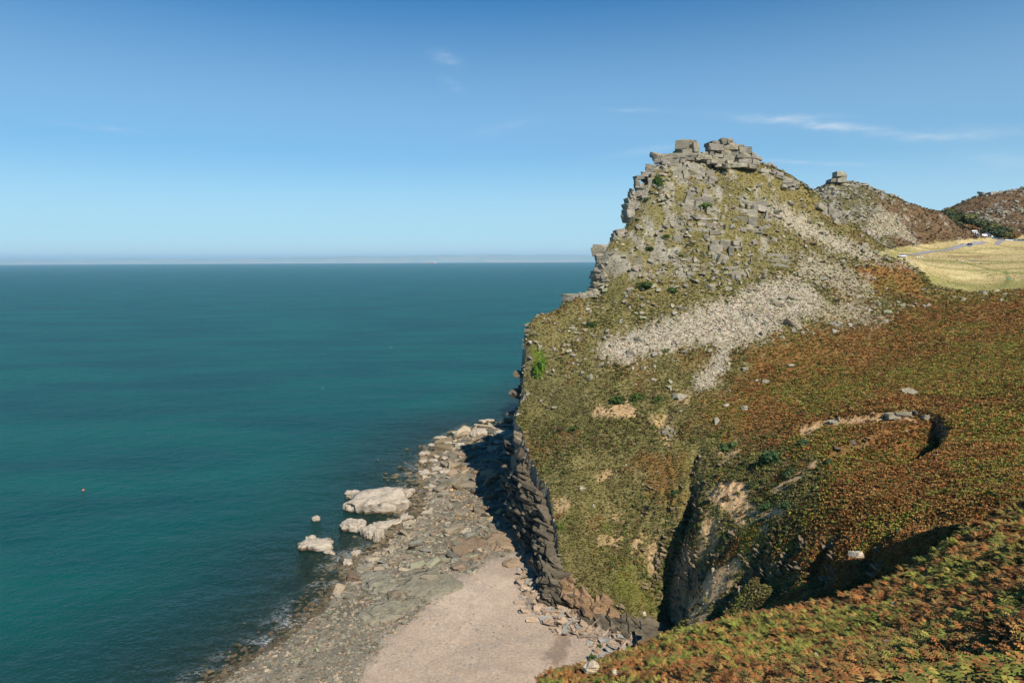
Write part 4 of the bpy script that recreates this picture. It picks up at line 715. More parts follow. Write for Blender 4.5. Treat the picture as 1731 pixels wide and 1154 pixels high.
def shingle(name, mask, n_, a, b, pw, protos, lift=.1, colf=None):
    P, i = cells(mask, n_); s = (a+(b-a)*rng.random(n_)**pw)*P[:, 1]/F; c = shorecol(P, i) if colf is None else colf(P, i)
    P[:, 2] += s*lift; V, Fc, c2 = merge(protos, P, np.stack([s*1.35, s*.95, s*.8], 1), eul(rng.normal(0, .3, n_), rng.normal(0, .3, n_), rng.normal(.55, .5, n_)), c); return tag(mk(name, V, Fc, MRB, c2), kind='stuff')
shingle('shore_rubble', DSHm*sst(-14, -2, DSH)*sst(60, 42, DSH), 9000, 2.5, 11, 3.0, STN+SLB)
shingle('shingle', DSHm*(Y < 330)*(DSH < 40), 12000, 2., 7, 2.5, STN)
shingle('seabed_stones', (DSH < 2)*(DSH > -40)*BE*(Y < 420)*(PX > 150), 3500, 3, 15, 2.5, STN, .0)
shingle('cliff_foot_slabs', BE*(SDL > -17)*(Y < 300)*(Y > 175)*(PX > 880)*sst(-17, -3, SDL), 2000, 3, 26, 2.6, SLB, .08, lambda P, i: np.array([(.46, .35, .26), (.30, .31, .30), (.42, .33, .26), (.36, .27, .20)])[rng.integers(4, size=len(P))]*rng.uniform(.8, 1.15, (len(P), 1)))
shingle('stones_on_sand', SAND*sst(.0, .4, fbm(X, Y, 12, 2, 120))*(sst(38, 5, DSH)+.05), 1300, 1.2, 6.5, 3.2, SLB, .02, lambda P, i: np.array([(.33, .34, .34), (.40, .36, .30)])[rng.integers(2, size=len(P))]*rng.uniform(.8, 1.1, (len(P), 1)))
#PART3
# ------------------------------------------------------------------ vegetation
def tuft(k=9, w=.16, up=.9, spread=.9):
    V, Fc, Cc = [], [], []
    for i in range(k):
        a = rng.uniform(0, 6.28); r0 = rng.uniform(0, .25); L = rng.uniform(.5, 1); el = rng.uniform(.25, 1.35); h = np.array([math.cos(a), math.sin(a), 0]); t = np.array([-math.sin(a), math.cos(a), 0])
        b = h*r0; tip = b+h*math.cos(el)*L*spread*.6+np.array([0, 0, math.sin(el)*L*up]); n0 = len(V); ww = w*rng.uniform(.6, 1.5)
        mid = b*.4+tip*.6
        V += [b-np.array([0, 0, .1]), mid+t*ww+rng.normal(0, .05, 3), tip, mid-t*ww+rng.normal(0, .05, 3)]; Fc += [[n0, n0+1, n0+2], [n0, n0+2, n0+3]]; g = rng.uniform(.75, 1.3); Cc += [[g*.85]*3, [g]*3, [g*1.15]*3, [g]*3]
    return np.array(V), np.array(Fc), np.array(Cc)
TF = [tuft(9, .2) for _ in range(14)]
def frond(V, Fc, Cc, a, L, el):
    # arching bracken frond: midrib with tapering leaflets both sides
    h = np.array([math.cos(a), math.sin(a), 0]); t = np.array([-math.sin(a), math.cos(a), 0]); p = h*.05; e = el; n_ = 7; g = rng.uniform(.7, 1.3); gg = rng.uniform(.9, 1.1)
    for i in range(n_):
        d = h*math.cos(e)+np.array([0, 0, 1])*math.sin(e); q = p+d*L/n_; e -= rng.uniform(.16, .3)
        if i > 0:
            w = L*.36*(1-(i-1)/n_)**.9*(.75 if i == 1 else 1)
            for sgn in (-1, 1):
                k = len(V); tw = rng.normal(0, .10); V += [p, p+d*L/n_*.95, p+t*sgn*w+d*w*.35+np.array([0, 0, tw*w-w*.12])]; Fc.append([k, k+1, k+2]); gi = g*rng.uniform(.8, 1.2); Cc += [[gi*gg, gi, gi]]*3
        p = q
def bracken():
    V, Fc, Cc = [], [], []
    for i in range(rng.integers(6, 10)):
        frond(V, Fc, Cc, rng.uniform(0, 6.28), rng.uniform(.7, 1.15), rng.uniform(.7, 1.35))
    return np.array(V), np.array(Fc), np.array(Cc)
BRP = [bracken() for _ in range(10)]
def veg(name, mask, n_, a, b, protos, colf, pr=1.0, dref=None, flat=1.):
    P, i = cells(mask, n_); s = rng.uniform(a, b, n_)
    if dref: s = s*np.maximum(1, P[:, 1]/dref)**pr
    V, Fc, cc = merge(protos, P, np.stack([s, s, s*flat], 1), eul(rng.normal(0, .2, n_), rng.normal(0, .2, n_), rng.uniform(-3.1, 3.1, n_)), colf(P, i)); return tag(mk(name, V, Fc, ML, np.clip(cc, .003, .8)), kind='stuff')
def pickc(pals, w):
    pals = np.array(pals); return lambda k: pals[rng.choice(len(pals), size=k, p=np.array(w)/sum(w))]*rng.uniform(.75, 1.25, (k, 1))
BRC = pickc([(.34, .145, .045), (.26, .112, .037), (.19, .155, .042), (.25, .19, .052), (.36, .215, .07), (.15, .13, .036), (.18, .095, .035)], [5, 5, 2, 2.5, 3, 1.5, 2])
GRC = pickc([(.20, .205, .040), (.26, .235, .050), (.15, .165, .035), (.36, .18, .05)], [4, 4, 2, 2.4])
HED = pickc([(.13, .105, .04), (.17, .11, .05), (.11, .12, .035), (.22, .17, .08)], [4, 3, 3, 1])
HEG = pickc([(.19, .21, .05), (.24, .25, .07), (.30, .27, .10)], [4, 3, 2])
HEC = pickc([(.26, .215, .09), (.33, .275, .13), (.17, .16, .055), (.20, .13, .065), (.42, .34, .18), (.20, .20, .06)], [4, 4, 3, 2, 3, 3])
TINTH = np.array([.84, .86, .68])
def bcolr(P, i):
    gn = GRN.ravel()[i] > rng.random(len(P)); g = np.where(P[:, 1] < 100, fbm(P[:, 0], P[:, 1], 7, 4, 203, .6) > -.06, fbm(P[:, 0], P[:, 1], 26, 5, 201, .6) > .10) | gn
    return np.where((g & ((rng.random(len(P)) < .72) | gn))[:, None], GRC(len(P)), BRC(len(P)))*1.0
def hcolr(P, i):
    c = HEC(len(P)); k1 = fbm(P[:, 0], P[:, 1], 6, 4, 210, .6)+rng.normal(0, .12, len(P)); c = np.where((k1 > .16)[:, None], HED(len(P)), c); c = np.where((k1 < -.26)[:, None], HEG(len(P)), c); gr = (GRN.ravel()[i]+SILT.ravel()[i]) > rng.random(len(P)); c = np.where(gr[:, None], GRC(len(P))*1.1, c)
    c = np.where((HGR.ravel()[i] > rng.random(len(P)))[:, None], c*.5+np.array([.20, .16, .055]), c)
    c = c*TINTH; br = (BRK.ravel()[i] > rng.random(len(P))) | (fbm(P[:, 0], P[:, 1], 16, 3, 202) > .30); return np.where(br[:, None], BRC(len(P))*np.array([.9, .9, .9]), c)
soilm = (1-np.clip(SOIL*1.15, 0, 1)*sst(-.55, -.1, nz2))*(1-np.clip(scm*1.2, 0, 1))*(KK > .985)*(1-VAL)
veg('bracken', soilm*(Y < 100)*(Y > 13)*(KK > .9), 15000, .55, 1.0, BRP, bcolr, .35, 45, .8)
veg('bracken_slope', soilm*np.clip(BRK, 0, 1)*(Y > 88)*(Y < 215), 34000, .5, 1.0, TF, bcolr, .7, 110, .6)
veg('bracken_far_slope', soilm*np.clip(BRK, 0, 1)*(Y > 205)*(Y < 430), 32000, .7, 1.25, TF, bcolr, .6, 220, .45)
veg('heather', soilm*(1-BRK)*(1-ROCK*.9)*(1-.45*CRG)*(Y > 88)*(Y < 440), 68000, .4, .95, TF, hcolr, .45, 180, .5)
veg('hill_heather', (Y > 430)*(1-VAL)*(KK > .9)*(1-SCREE3), 9000, 1., 2.4, TF, lambda P, i: np.where((CCc[i][:, 0] > .17)[:, None], CCc[i]*.9, CCc[i])*rng.uniform(.6, 1.2, (len(P), 1)), .5, 600, .6)
veg('valley_grass', VAL*(Y < 560), 9000, .25, .55, TF, lambda P, i: CCc[i]*rng.uniform(.8, 1.15, (len(P), 1)), .5, 350, .8)
# the near hillside beyond the edges of the frame, on the same ground
gx_, gy_ = np.meshgrid(np.arange(-24, 330, 1.5), np.arange(-40, 330, 1.5)); z2, s2_, d2_, k2_, t2_ = height(gx_+0., gy_+0.)
out = (gy_ < 12.5) | (gx_ > .972*gy_); ins2 = (gy_ > 11) & (gx_ < .98*gy_); z2 = z2-np.where(ins2, .25, 0.)
ii = np.arange(gx_.size).reshape(gx_.shape); q = np.stack([ii[:-1, :-1], ii[:-1, 1:], ii[1:, 1:], ii[1:, :-1]], -1).reshape(-1, 4); q = q[(out | ((gy_ < 14.5) | (gx_ > .96*gy_))).ravel()[q].all(1) & (np.hypot(gx_, gy_).ravel()[q].min(1) > -1) & (s2_.ravel()[q].min(1) > 1)]
q = q[~((gy_.ravel()[q].min(1) > 14) & (gx_.ravel()[q].max(1) < .96*gy_.ravel()[q].max(1)))]
u, inv = np.unique(q, return_inverse=True); V2 = np.stack([gx_, gy_, z2], -1).reshape(-1, 3)[u]
V2[:, 2] = np.where(np.hypot(V2[:, 0], V2[:, 1]) < 9, np.minimum(V2[:, 2], H-1.7), V2[:, 2])
c2 = mixc(np.zeros((len(u), 3))+np.array([.23, .115, .036]), (.17, .13, .035), sst(-.25, .45, fbm(V2[:, 0], V2[:, 1], 16, 5, 74, .6))); tag(mk('hillside', V2, inv.reshape(-1, 4), MG, c2, True), kind='structure')
w_ = np.exp(-np.hypot(V2[:, 0]-30, V2[:, 1]-25)/60)*(np.hypot(V2[:, 0], V2[:, 1]) > 9); i2 = rng.choice(len(V2), 5200, p=w_/w_.sum()); P = V2[i2]+rng.uniform(-.7, .7, (5200, 3))*[1, 1, 0]; s_ = rng.uniform(.6, 1.05, 5200)
V, Fc, cc = merge(BRP, P, np.stack([s_, s_, s_*.8], 1), eul(rng.normal(0, .2, 5200), rng.normal(0, .2, 5200), rng.uniform(-3.1, 3.1, 5200)), BRC(5200)); tag(mk('bracken', V, Fc, ML, np.clip(cc, .003, .8)), kind='stuff')
# gorse bushes: dome of leaf clumps on short stems
def leafball(n_, sh=(1, 1, .8), size=.13, hollow=.35):
    V, Fc, Cc = [], [], []
    cl = rng.normal(size=(9, 3)); cl /= np.linalg.norm(cl, axis=1)[:, None]; cl = cl*.52; cl[:, 2] = np.abs(cl[:, 2])
    for i in range(n_):
        c = cl[rng.integers(9)]; d = rng.normal(size=3); d /= np.linalg.norm(d); p = (c+d*rng.uniform(hollow, 1)**.6*.46)*np.array(sh); u = rng.normal(size=3); v = np.cross(u, d); u /= np.linalg.norm(u); v /= np.linalg.norm(v)+1e-6
        s = size*rng.uniform(.6, 1.4); k = len(V); V += [p+u*s, p-u*s*.6+v*s*.8, p-u*s*.6-v*s*.8]; Fc.append([k, k+1, k+2]); g = rng.uniform(.7, 1.3); Cc += [[g]*3]*3
    return np.array(V), np.array(Fc), np.array(Cc)
HUM = [leafball(46, (.62, .62, .42), .17) for _ in range(8)]
hm = sst(.02, .3, fbm(X, Y, 12, 4, 220, .6))*soilm
veg('heather_hummocks', hm*(1-BRK)*(1-ROCK)*(1-.6*CRG)*(Y > 150)*(Y < 440), 2300, .9, 2.3, HUM, lambda P, i: np.where((rng.random(len(P)) < .5)[:, None], HED(len(P))*.95, HEG(len(P))*.75), .3, 250, .8)
veg('bracken_hummocks', hm*BRK*(Y > 90)*(Y < 400), 2400, .8, 2.0, HUM, lambda P, i: np.where((rng.random(len(P)) < .55)[:, None], BRC(len(P))*.8, GRC(len(P))*.75), .5, 200, .7)
def stemmesh(h, r, lean=0., k=6, limbs=3):
    V, Fc = [], []
    def tube(a, b, r0, r1):
        a = np.array(a, float); b = np.array(b, float); d = b-a; d /= np.linalg.norm(d); u = np.cross(d, [0.3, 1, .2]); u /= np.linalg.norm(u); v = np.cross(d, u); o = len(V)
        for (p, rr) in ((a, r0), (b, r1)):
            for i in range(k): t = 6.2832*i/k; V.append(p+(u*math.cos(t)+v*math.sin(t))*rr)
        for i in range(k): j = (i+1) % k; Fc.append([o+i, o+j, o+k+j, o+k+i])
    m = (lean*h*.5, 0, h*.5); tube((0, 0, -.3), m, r, r*.7); tube(m, (lean*h, 0, h), r*.7, r*.35)
    for i in range(limbs):
        a = rng.uniform(0, 6.28); z = h*rng.uniform(.35, .7); tube((lean*z, 0, z), (lean*z+math.cos(a)*h*.4, math.sin(a)*h*.4, z+h*.35), r*.45, r*.15)
    return np.array(V), np.array(Fc)
MT = rock_mat('bark', (.12, .09, .06), (.17, .13, .09), (.07, .05, .035), bed=False)
GB = [(1305, 768, 36, 34, 'large round green gorse bush in the red bracken above the bare soil', (.045, .085, .03)), (1337, 795, 20, 16, 'gorse bush right above the bare soil strip', (.05, .085, .03)), (1402, 778, 14, 12, 'gorse bush at the right end of the soil strip', (.05, .085, .03)), (1297, 852, 22, 15, 'dome shaped gorse bush on the bare soil', (.05, .09, .03)), (1330, 850, 24, 14, 'spreading gorse bush right of the dome shaped one', (.045, .08, .03)),
      (1235, 750, 26, 16, 'gorse bush left of the large round one', (.06, .10, .03)), (1268, 818, 12, 11, 'small dark bush at the top of the bare soil', (.04, .06, .03)), (1360, 745, 22, 12, 'gorse bush under the left end of the landslip lip', (.05, .085, .03)), (1230, 840, 16, 9, 'low brown bush across the bare soil', (.10, .075, .035)), (1112, 303, 14, 26, 'upright dark green bush on the summit buttress', (.035, .07, .012)), (1093, 335, 8, 9, 'small green bush on the left tower', (.04, .075, .02)),
      (913, 612, 18, 34, 'bright green ivy patch hanging on the cliff brow', (.09, .17, .02)), (1190, 345, 20, 9, 'bright green bush on the dark fissured crag', (.08, .14, .02)), (1298, 347, 10, 7, 'small bright bush right of the cracked crag', (.06, .12, .02)), (1045, 672, 24, 12, 'dark gorse above the pale soil on the lower headland', (.05, .085, .02)), (1078, 668, 22, 14, 'green gorse right of the dark one on the lower headland', (.06, .10, .02)), (1110, 672, 16, 12, 'gorse beside the small rock pile', (.055, .09, .02)),
      (975, 722, 20, 9, 'gorse clump near the cliff brow', (.055, .09, .02)), (950, 722, 16, 8, 'brown heather clump at the cliff brow', (.08, .06, .03)), (1000, 545, 18, 9, 'gorse above the pale stones by the hooked rock', (.055, .085, .02)), (990, 548, 12, 6, 'second gorse clump by the hooked rock', (.05, .08, .02)), (1125, 398, 12, 8, 'round green bush left of the slanting slab', (.05, .09, .02)), (1098, 418, 12, 7, 'bush on the pale step of the left skyline', (.055, .085, .02)), (1150, 430, 10, 7, 'bush above the thin plate outcrop', (.05, .09, .02)), (1090, 478, 22, 10, 'gorse clump in the lower crags', (.05, .08, .02)),
      (1135, 488, 14, 9, 'gorse clump right of the lower crags', (.05, .085, .02)), (1125, 590, 12, 6, 'gorse clump at the lower scree edge', (.06, .09, .02)), (1660, 788, 14, 10, 'dark bush in the right bracken', (.04, .06, .02)), (1520, 896, 16, 12, 'dark green bush by a stone in the lower bowl', (.045, .07, .03)), (1395, 985, 18, 14, 'bush on the rocky spur in the lower bowl', (.05, .07, .03)), (1002, 1108, 14, 22, 'green shrub at the brow above the sand', (.05, .09, .03)), (1015, 1092, 10, 14, 'leafy sprig sticking up above the brow', (.06, .11, .03)),
      (1660, 892, 12, 14, 'small bush at the top of the long shadow band', (.045, .07, .02)), (948, 888, 10, 10, 'bright green tuft on the cliff edge', (.09, .14, .02)), (958, 980, 18, 9, 'yellow green tuft above the brown rock wall', (.13, .15, .02)), (1145, 830, 18, 12, 'green bush at the head of the dark gully', (.06, .09, .03)), (1168, 855, 14, 10, 'small bush on the right brow of the dark gully', (.05, .08, .03)), (1230, 905, 16, 10, 'green bush on the slope under the bare soil', (.055, .09, .03))]
G0 = hit([g[0] for g in GB], [g[1]+g[3]*.4 for g in GB])
for g, p in zip(GB, G0):
    m = min(p[1], 400)/F; w, h = g[2]*m*1.3, g[3]*m*1.3; V, Fc, Cc = leafball(420, (.62, .62, .6), .09 if w > 3 else .12); t = empty('gorse_bush', (p[0], p[1], p[2]-h*.12)); tag(t, g[4], 'bush')
    s = np.array([w, w*.9, h*1.15]); mk('foliage', V*s, Fc, ML, Cc*np.array(g[5])*1.15, parent=t); sv, sf = stemmesh(h*.45, w*.05, .1, 5, 2); mk('stem', sv, sf, MT, np.ones((len(sv), 3)), parent=t)
# woodland in the gap beyond the car park: each tree with its own trunk and crown
TR = [(1592, 378, 26, 22, 0), (1612, 384, 30, 22, 1), (1608, 372, 28, 20, 0), (1630, 375, 30, 24, 1), (1648, 382, 28, 22, 0), (1632, 388, 30, 18, 2), (1655, 392, 24, 16, 2), (1668, 394, 26, 20, 3), (1684, 397, 26, 20, 3), (1698, 399, 22, 18, 1), (1644, 370, 26, 16, 1), (1660, 380, 26, 14, 0), (1622, 366, 22, 14, 0), (1712, 400, 14, 12, 2), (1676, 386, 24, 16, 1), (1690, 388, 20, 12, 0), (1600, 390, 16, 12, 0), (1618, 393, 16, 10, 2), (1640, 394, 16, 10, 1), (1585, 366, 18, 16, 1), (1596, 365, 24, 20, 0), (1607, 362, 24, 18, 1), (1702, 392, 22, 14, 1), (1716, 397, 14, 12, 2)]
TKM = (1.9, 1.6, 1.5)
TK = [('dark evergreen tree in the wood behind the pale roofed shelter', (.035, .055, .018)), ('olive green tree in the wood below the far hill', (.06, .075, .022)), ('russet autumn tree in the wood beside the pale roofed shelter', (.12, .085, .035)), ('dark spreading pine tree behind the parked cars', (.03, .05, .022))]
TRS = sorted(TR)
for (px, py, w, h, k) in TRS:
    D = 648+(402-py)*2.2; p = at(px, py+h*.25, D); z = float(hz(np.array(p[0]), np.array(p[1]))); m = D/F; w *= m; top = at(px, py-h*.5, D)[2]; hh = max(top-z, 6)
    t = empty('broadleaf_tree' if k < 3 else 'pine_tree', (p[0], p[1], z)); tag(t, '%s %s from the left in the wood below the far hill' % (ORD[[q for q in TRS if q[4] == k].index((px, py, w/m, h, k)) if False else sum(1 for q in TRS if q[4] == k and q[0] < px)], ['dark evergreen tree', 'olive green tree', 'russet autumn tree', 'dark spreading pine'][k]), 'tree', 'trees in the wood below the far hill')
    V, Fc, Cc = leafball(520, (.62, .62, .62), .10); ch = h*m*1.05; mk('crown', V*np.array([w, w, ch])+np.array([0, 0, hh-ch*.5]), Fc, ML, Cc*np.array(TK[k][1])*np.array(TKM)+.008, parent=t)
    sv, sf = stemmesh(hh*.8, .35, .05, 6, 4); mk('trunk', sv, sf, MT, np.ones((len(sv), 3)), parent=t)
# ------------------------------------------------------------------ road across the valley
def ribbon(name, pxl, w, mat, lift=.22, n_=90):
    a = np.array(pxl, float); P = hit(a[:, 0], a[:, 1], 440 if name == 'road' else 300); L = np.r_[0, np.cumsum(np.linalg.norm(np.diff(P[:, :2], axis=0), axis=1))]; t = np.linspace(0, L[-1], n_); x = np.interp(t, L, P[:, 0]); y = np.interp(t, L, P[:, 1])
    k_ = np.ones(9)/9; xp = np.pad(x, 4, mode='edge'); yp = np.pad(y, 4, mode='edge'); x = np.convolve(xp, k_, 'valid'); y = np.convolve(yp, k_, 'valid')
    dx = np.gradient(x); dy = np.gradient(y); l = np.hypot(dx, dy); nx, ny = -dy/l, dx/l; V = []
    for s_ in (-.5, -.17, .17, .5): V.append(np.stack([x+nx*w*s_, y+ny*w*s_, hz(x+nx*w*s_, y+ny*w*s_)+lift], 1))
    V = np.stack(V, 1).reshape(-1, 3); ix = np.arange(n_*4).reshape(n_, 4); q = np.stack([ix[:-1, :-1], ix[:-1, 1:], ix[1:, 1:], ix[1:, :-1]], -1).reshape(-1, 4); return tag(mk(name, V, q, mat, smooth=True), kind='structure')
ribbon('road', [(1505, 437), (1560, 427.5), (1600, 421.5), (1632, 416), (1662, 411.5), (1690, 408), (1731, 405.5)], 4.2, plain('asphalt', (.22, .21, .21), .9))
ribbon('path', [(1636, 440.3), (1648, 440.8), (1657, 441)], 2.2, plain('worn_path', (.26, .25, .26), .9))
ribbon('hill_path', [(1708, 386.4), (1720, 386), (1745, 386)], 2.5, plain('pale_track', (.42, .36, .26), .9), .3)
# ------------------------------------------------------------------ small things in the valley
MGL = plain('dark_glass', (.02, .025, .03), .15); MTY = plain('tyre_rubber', (.02, .02, .02), .8); MRM = plain('wheel_rim', (.4, .4, .42), .35, .8); MHL = plain('lamp_glass', (.8, .8, .75), .2)
def prism(prof, w, bevel=.0):
    # side profile (x,z) extruded across y with narrower top
    n_ = len(prof); V = []; zt = max(p[1] for p in prof)
    for s_ in (-1, 1):
        for (x, z) in prof: V.append((x, s_*w*.5*(1-.12*max(0, (z-.8))/(max(zt-.8, .3)) if zt > .8 else 1), z))
    return V, [list(range(n_))[::-1], list(range(n_, 2*n_))]+[[i, (i+1) % n_, n_+(i+1) % n_, n_+i] for i in range(n_)]
def pm(name, V, Fc, mat, parent=None, loc=(0, 0, 0), smooth=False):
    me = bpy.data.meshes.new(name); me.from_pydata([tuple(v) for v in V], [], Fc); me.materials.append(mat); me.update(); o = bpy.data.objects.new(name, me); C.objects.link(o); o.location = loc; o.parent = parent; return o
def cyl(r, w, k=14):
    V = [(r*math.cos(6.2832*i/k), s_*w/2, r*math.sin(6.2832*i/k)) for s_ in (-1, 1) for i in range(k)]; return V, [list(range(k)), list(range(k, 2*k))[::-1]]+[[i, i+k, (i+1) % k+k, (i+1) % k] for i in range(k)]
def car(loc, rz, colr, label, kind=0, group='cars in the valley car park', nm='parked_car'):
    t = empty(nm, loc, rz); tag(t, label, 'car' if kind < 2 else 'van', group); m_ = plain('car_paint', colr, .3)
    if kind == 0: body = [(-2.1, .3), (2.1, .3), (2.15, .65), (2.0, .85), (1.0, .95), (-1.9, 1.0), (-2.15, .7)]; cab = [(-1.8, .97), (1.05, .93), (.35, 1.42), (-1.2, 1.47)]
    elif kind == 1: body = [(-2.2, .35), (2.2, .35), (2.25, .75), (2.05, 1.0), (1.1, 1.1), (-2.15, 1.1), (-2.25, .7)]; cab = [(-2.1, 1.07), (1.2, 1.07), (.6, 1.68), (-1.85, 1.72)]
    else: body = [(-2.5, .35), (2.5, .35), (2.55, .9), (2.3, 1.2), (1.6, 2.0), (-2.45, 2.1), (-2.55, .7)]; cab = [(1.45, 1.22), (2.28, 1.22), (1.65, 1.9), (1.4, 1.9)]
    pm('body', *prism(body, 1.78), m_, t); cb = pm('window', *prism(cab, 1.62 if kind < 2 else 1.80), MGL, t)
    if kind < 2: zt = cab[2][1]; pm('roof', [(x, y, z) for z in (zt-.02, zt+.05) for x, y in ((cab[3][0], -.7), (cab[2][0], -.7), (cab[2][0], .7), (cab[3][0], .7))], [[0, 1, 2, 3][::-1], [4, 5, 6, 7], [0, 1, 5, 4], [1, 2, 6, 5], [2, 3, 7, 6], [3, 0, 4, 7]], m_, t)
    for sx in (-1.35, 1.35):
        for sy in (-.82, .82):
            w = empty('wheel', (sx, sy, .33)); w.parent = t; pm('tyre', *cyl(.33, .22), MTY, w); pm('rim', *cyl(.2, .24), MRM, w)
    for sy in (-.6, .6): pm('headlight', [(2.05+dx, sy+dy, .72+dz) for dx in (0, .1) for dy in (-.15, .15) for dz in (-.07, .07)], [[0, 1, 3, 2], [4, 6, 7, 5], [0, 4, 5, 1], [2, 3, 7, 6], [0, 2, 6, 4], [1, 5, 7, 3]], MHL, t)
    return t
def gp(px, py, lo=300): p = hit([px], [py], lo)[0]; return p
CARS = [(1651, 402, .2, (.10, .12, .14), 'dark hatchback parked nearest the pale roofed shelter', 0), (1663, 401.5, .1, (.75, .72, .72), 'white and red van parked left of the other white van', 2), (1673, 401, .0, (.8, .8, .8), 'white van parked right of the white and red one', 2), (1679.5, 402.5, .3, (.12, .2, .28), 'blue car right of the white vans', 0), (1685, 402.5, .2, (.2, .28, .36), 'light blue car parked in the middle of the row', 0), (1691, 403, -.1, (.10, .07, .08), 'dark red car in the middle of the row', 1),
        (1702, 404, .1, (.78, .78, .78), 'white car parked left of the tall dark one', 0), (1708, 401.5, .2, (.03, .07, .08), 'tall dark car behind the white pair', 1), (1709, 404.5, .0, (.75, .76, .78), 'small white car in front of the tall dark one', 0), (1715, 403.5, .1, (.12, .2, .27), 'long blue grey car right of the white pair', 1), (1724, 403.5, .0, (.08, .14, .22), 'navy car second from the right edge', 0), (1730, 403.3, .2, (.06, .07, .08), 'black car at the right edge of the frame', 0)]
def gd(px, D):
    x = float(at(px, 405, D)[0]); return np.array([x, D, float(hz(np.array(x), np.array(D)))])
def crest(px, lo=540, hi=640):
    # farthest open ground of the valley on this bearing
    ds = np.linspace(lo, hi, 60); xs = np.array([at(px, 405, d)[0] for d in ds]); el = (hz(xs, ds)-H)/ds; return float(ds[np.argmax(el)])
for (px, py, rz, c, lb, k) in CARS: car(tuple(gd(px, crest(px)-6+(402.5-py)*3)), rz, c, lb, k)
car(tuple(gp(1638.5, 415.2)+np.array([0, 0, .07])), R(200), (.03, .05, .09), 'dark blue car driving along the valley road', 1, None, 'car'); car(tuple(gp(1524, 434.6)), R(190), (.8, .8, .8), 'white car on the road where it passes behind the headland foot', 0, None, 'car')
def person(loc, rz, top, bottom, label):
    V = [(0, 0, .95), (0, 0, 1.2), (0, 0, 1.42), (0, 0, 1.52), (0, 0, 1.68), (.2, 0, 1.38), (.27, .03, 1.12), (.26, .14, .88), (-.2, 0, 1.38), (-.27, -.03, 1.12), (-.26, .08, .88), (.1, 0, .88), (.11, .1, .48), (.11, .04, .06), (.11, .17, .03), (-.1, 0, .88), (-.11, -.04, .48), (-.11, -.16, .07), (-.11, -.04, .03)]
    E = [(0, 1), (1, 2), (2, 3), (3, 4), (2, 5), (5, 6), (6, 7), (2, 8), (8, 9), (9, 10), (0, 11), (11, 12), (12, 13), (13, 14), (0, 15), (15, 16), (16, 17), (17, 18)]
    rad = [.15, .14, .15, .06, .105, .07, .05, .035, .07, .05, .035, .095, .065, .045, .04, .095, .065, .045, .04]
    me = bpy.data.meshes.new('body'); me.from_pydata(V, E, []); b = bpy.data.objects.new('person', me); C.objects.link(b); b.location = loc; b.rotation_euler = (0, 0, rz)
    md = b.modifiers.new('skin', 'SKIN'); 
    for i, r_ in enumerate(rad): me.skin_vertices[0].data[i].radius = (r_, r_)
    me.skin_vertices[0].data[0].use_root = True; s2 = b.modifiers.new('sub', 'SUBSURF'); s2.levels = s2.render_levels = 1
    m_, n = newmat('clothed_body'); tcn = n.n('ShaderNodeTexCoord'); sx = n.n('ShaderNodeSeparateXYZ', {0: (tcn, 3)}); hgt_ = n.math('DIVIDE', (sx, 2), 1.8); rp = n.ramp(hgt_, [(0, bottom), (.52, top), (.82, (.45, .28, .2)), (.93, (.06, .04, .03))], 'CONSTANT')
    n.n('ShaderNodeOutputMaterial', {'Surface': n.n('ShaderNodeBsdfPrincipled', {'Base Color': rp, 'Roughness': .8})}); me.materials.append(m_); tag(b, label, 'person'); return b
for (px, py, top, bot, lb) in [(1618, 442, (.30, .06, .20), (.08, .05, .15), 'person in a purple top walking on the valley grass'), (1626.5, 445, (.8, .8, .8), (.1, .25, .25), 'person in a white top walking on the green path'), (1624, 414.5, (.6, .75, .65), (.05, .05, .06), 'person in a pale top walking left beside the road'), (1627, 414.5, (.75, .4, .35), (.05, .04, .04), 'person in a pink top walking right beside the road'), (1617, 412.5, (.06, .12, .12), (.04, .04, .05), 'person in dark clothes ahead of the pair by the road')]:
    person(tuple(gp(px, py)), rng.uniform(-1, 1), top, bot, lb)
def boxm(x0, x1, y0, y1, z0, z1): return [(x, y, z) for z in (z0, z1) for x, y in ((x0, y0), (x1, y0), (x1, y1), (x0, y1))], [[3, 2, 1, 0], [4, 5, 6, 7], [0, 1, 5, 4], [1, 2, 6, 5], [2, 3, 7, 6], [3, 0, 4, 7]]
# green litter bin with a post, on the near grass
p = gp(1703, 474.5); t = empty('green_sign', tuple(p)); tag(t, 'small green box sign standing on the near valley grass', 'sign'); mg = plain('green_paint', (.01, .22, .14), .5); pm('board', *boxm(-.55, .55, -.12, .12, .5, 1.5), mg, t); pm('post', *boxm(-.06, .06, -.06, .06, -.3, .5), plain('wood_post', (.2, .14, .09)), t)
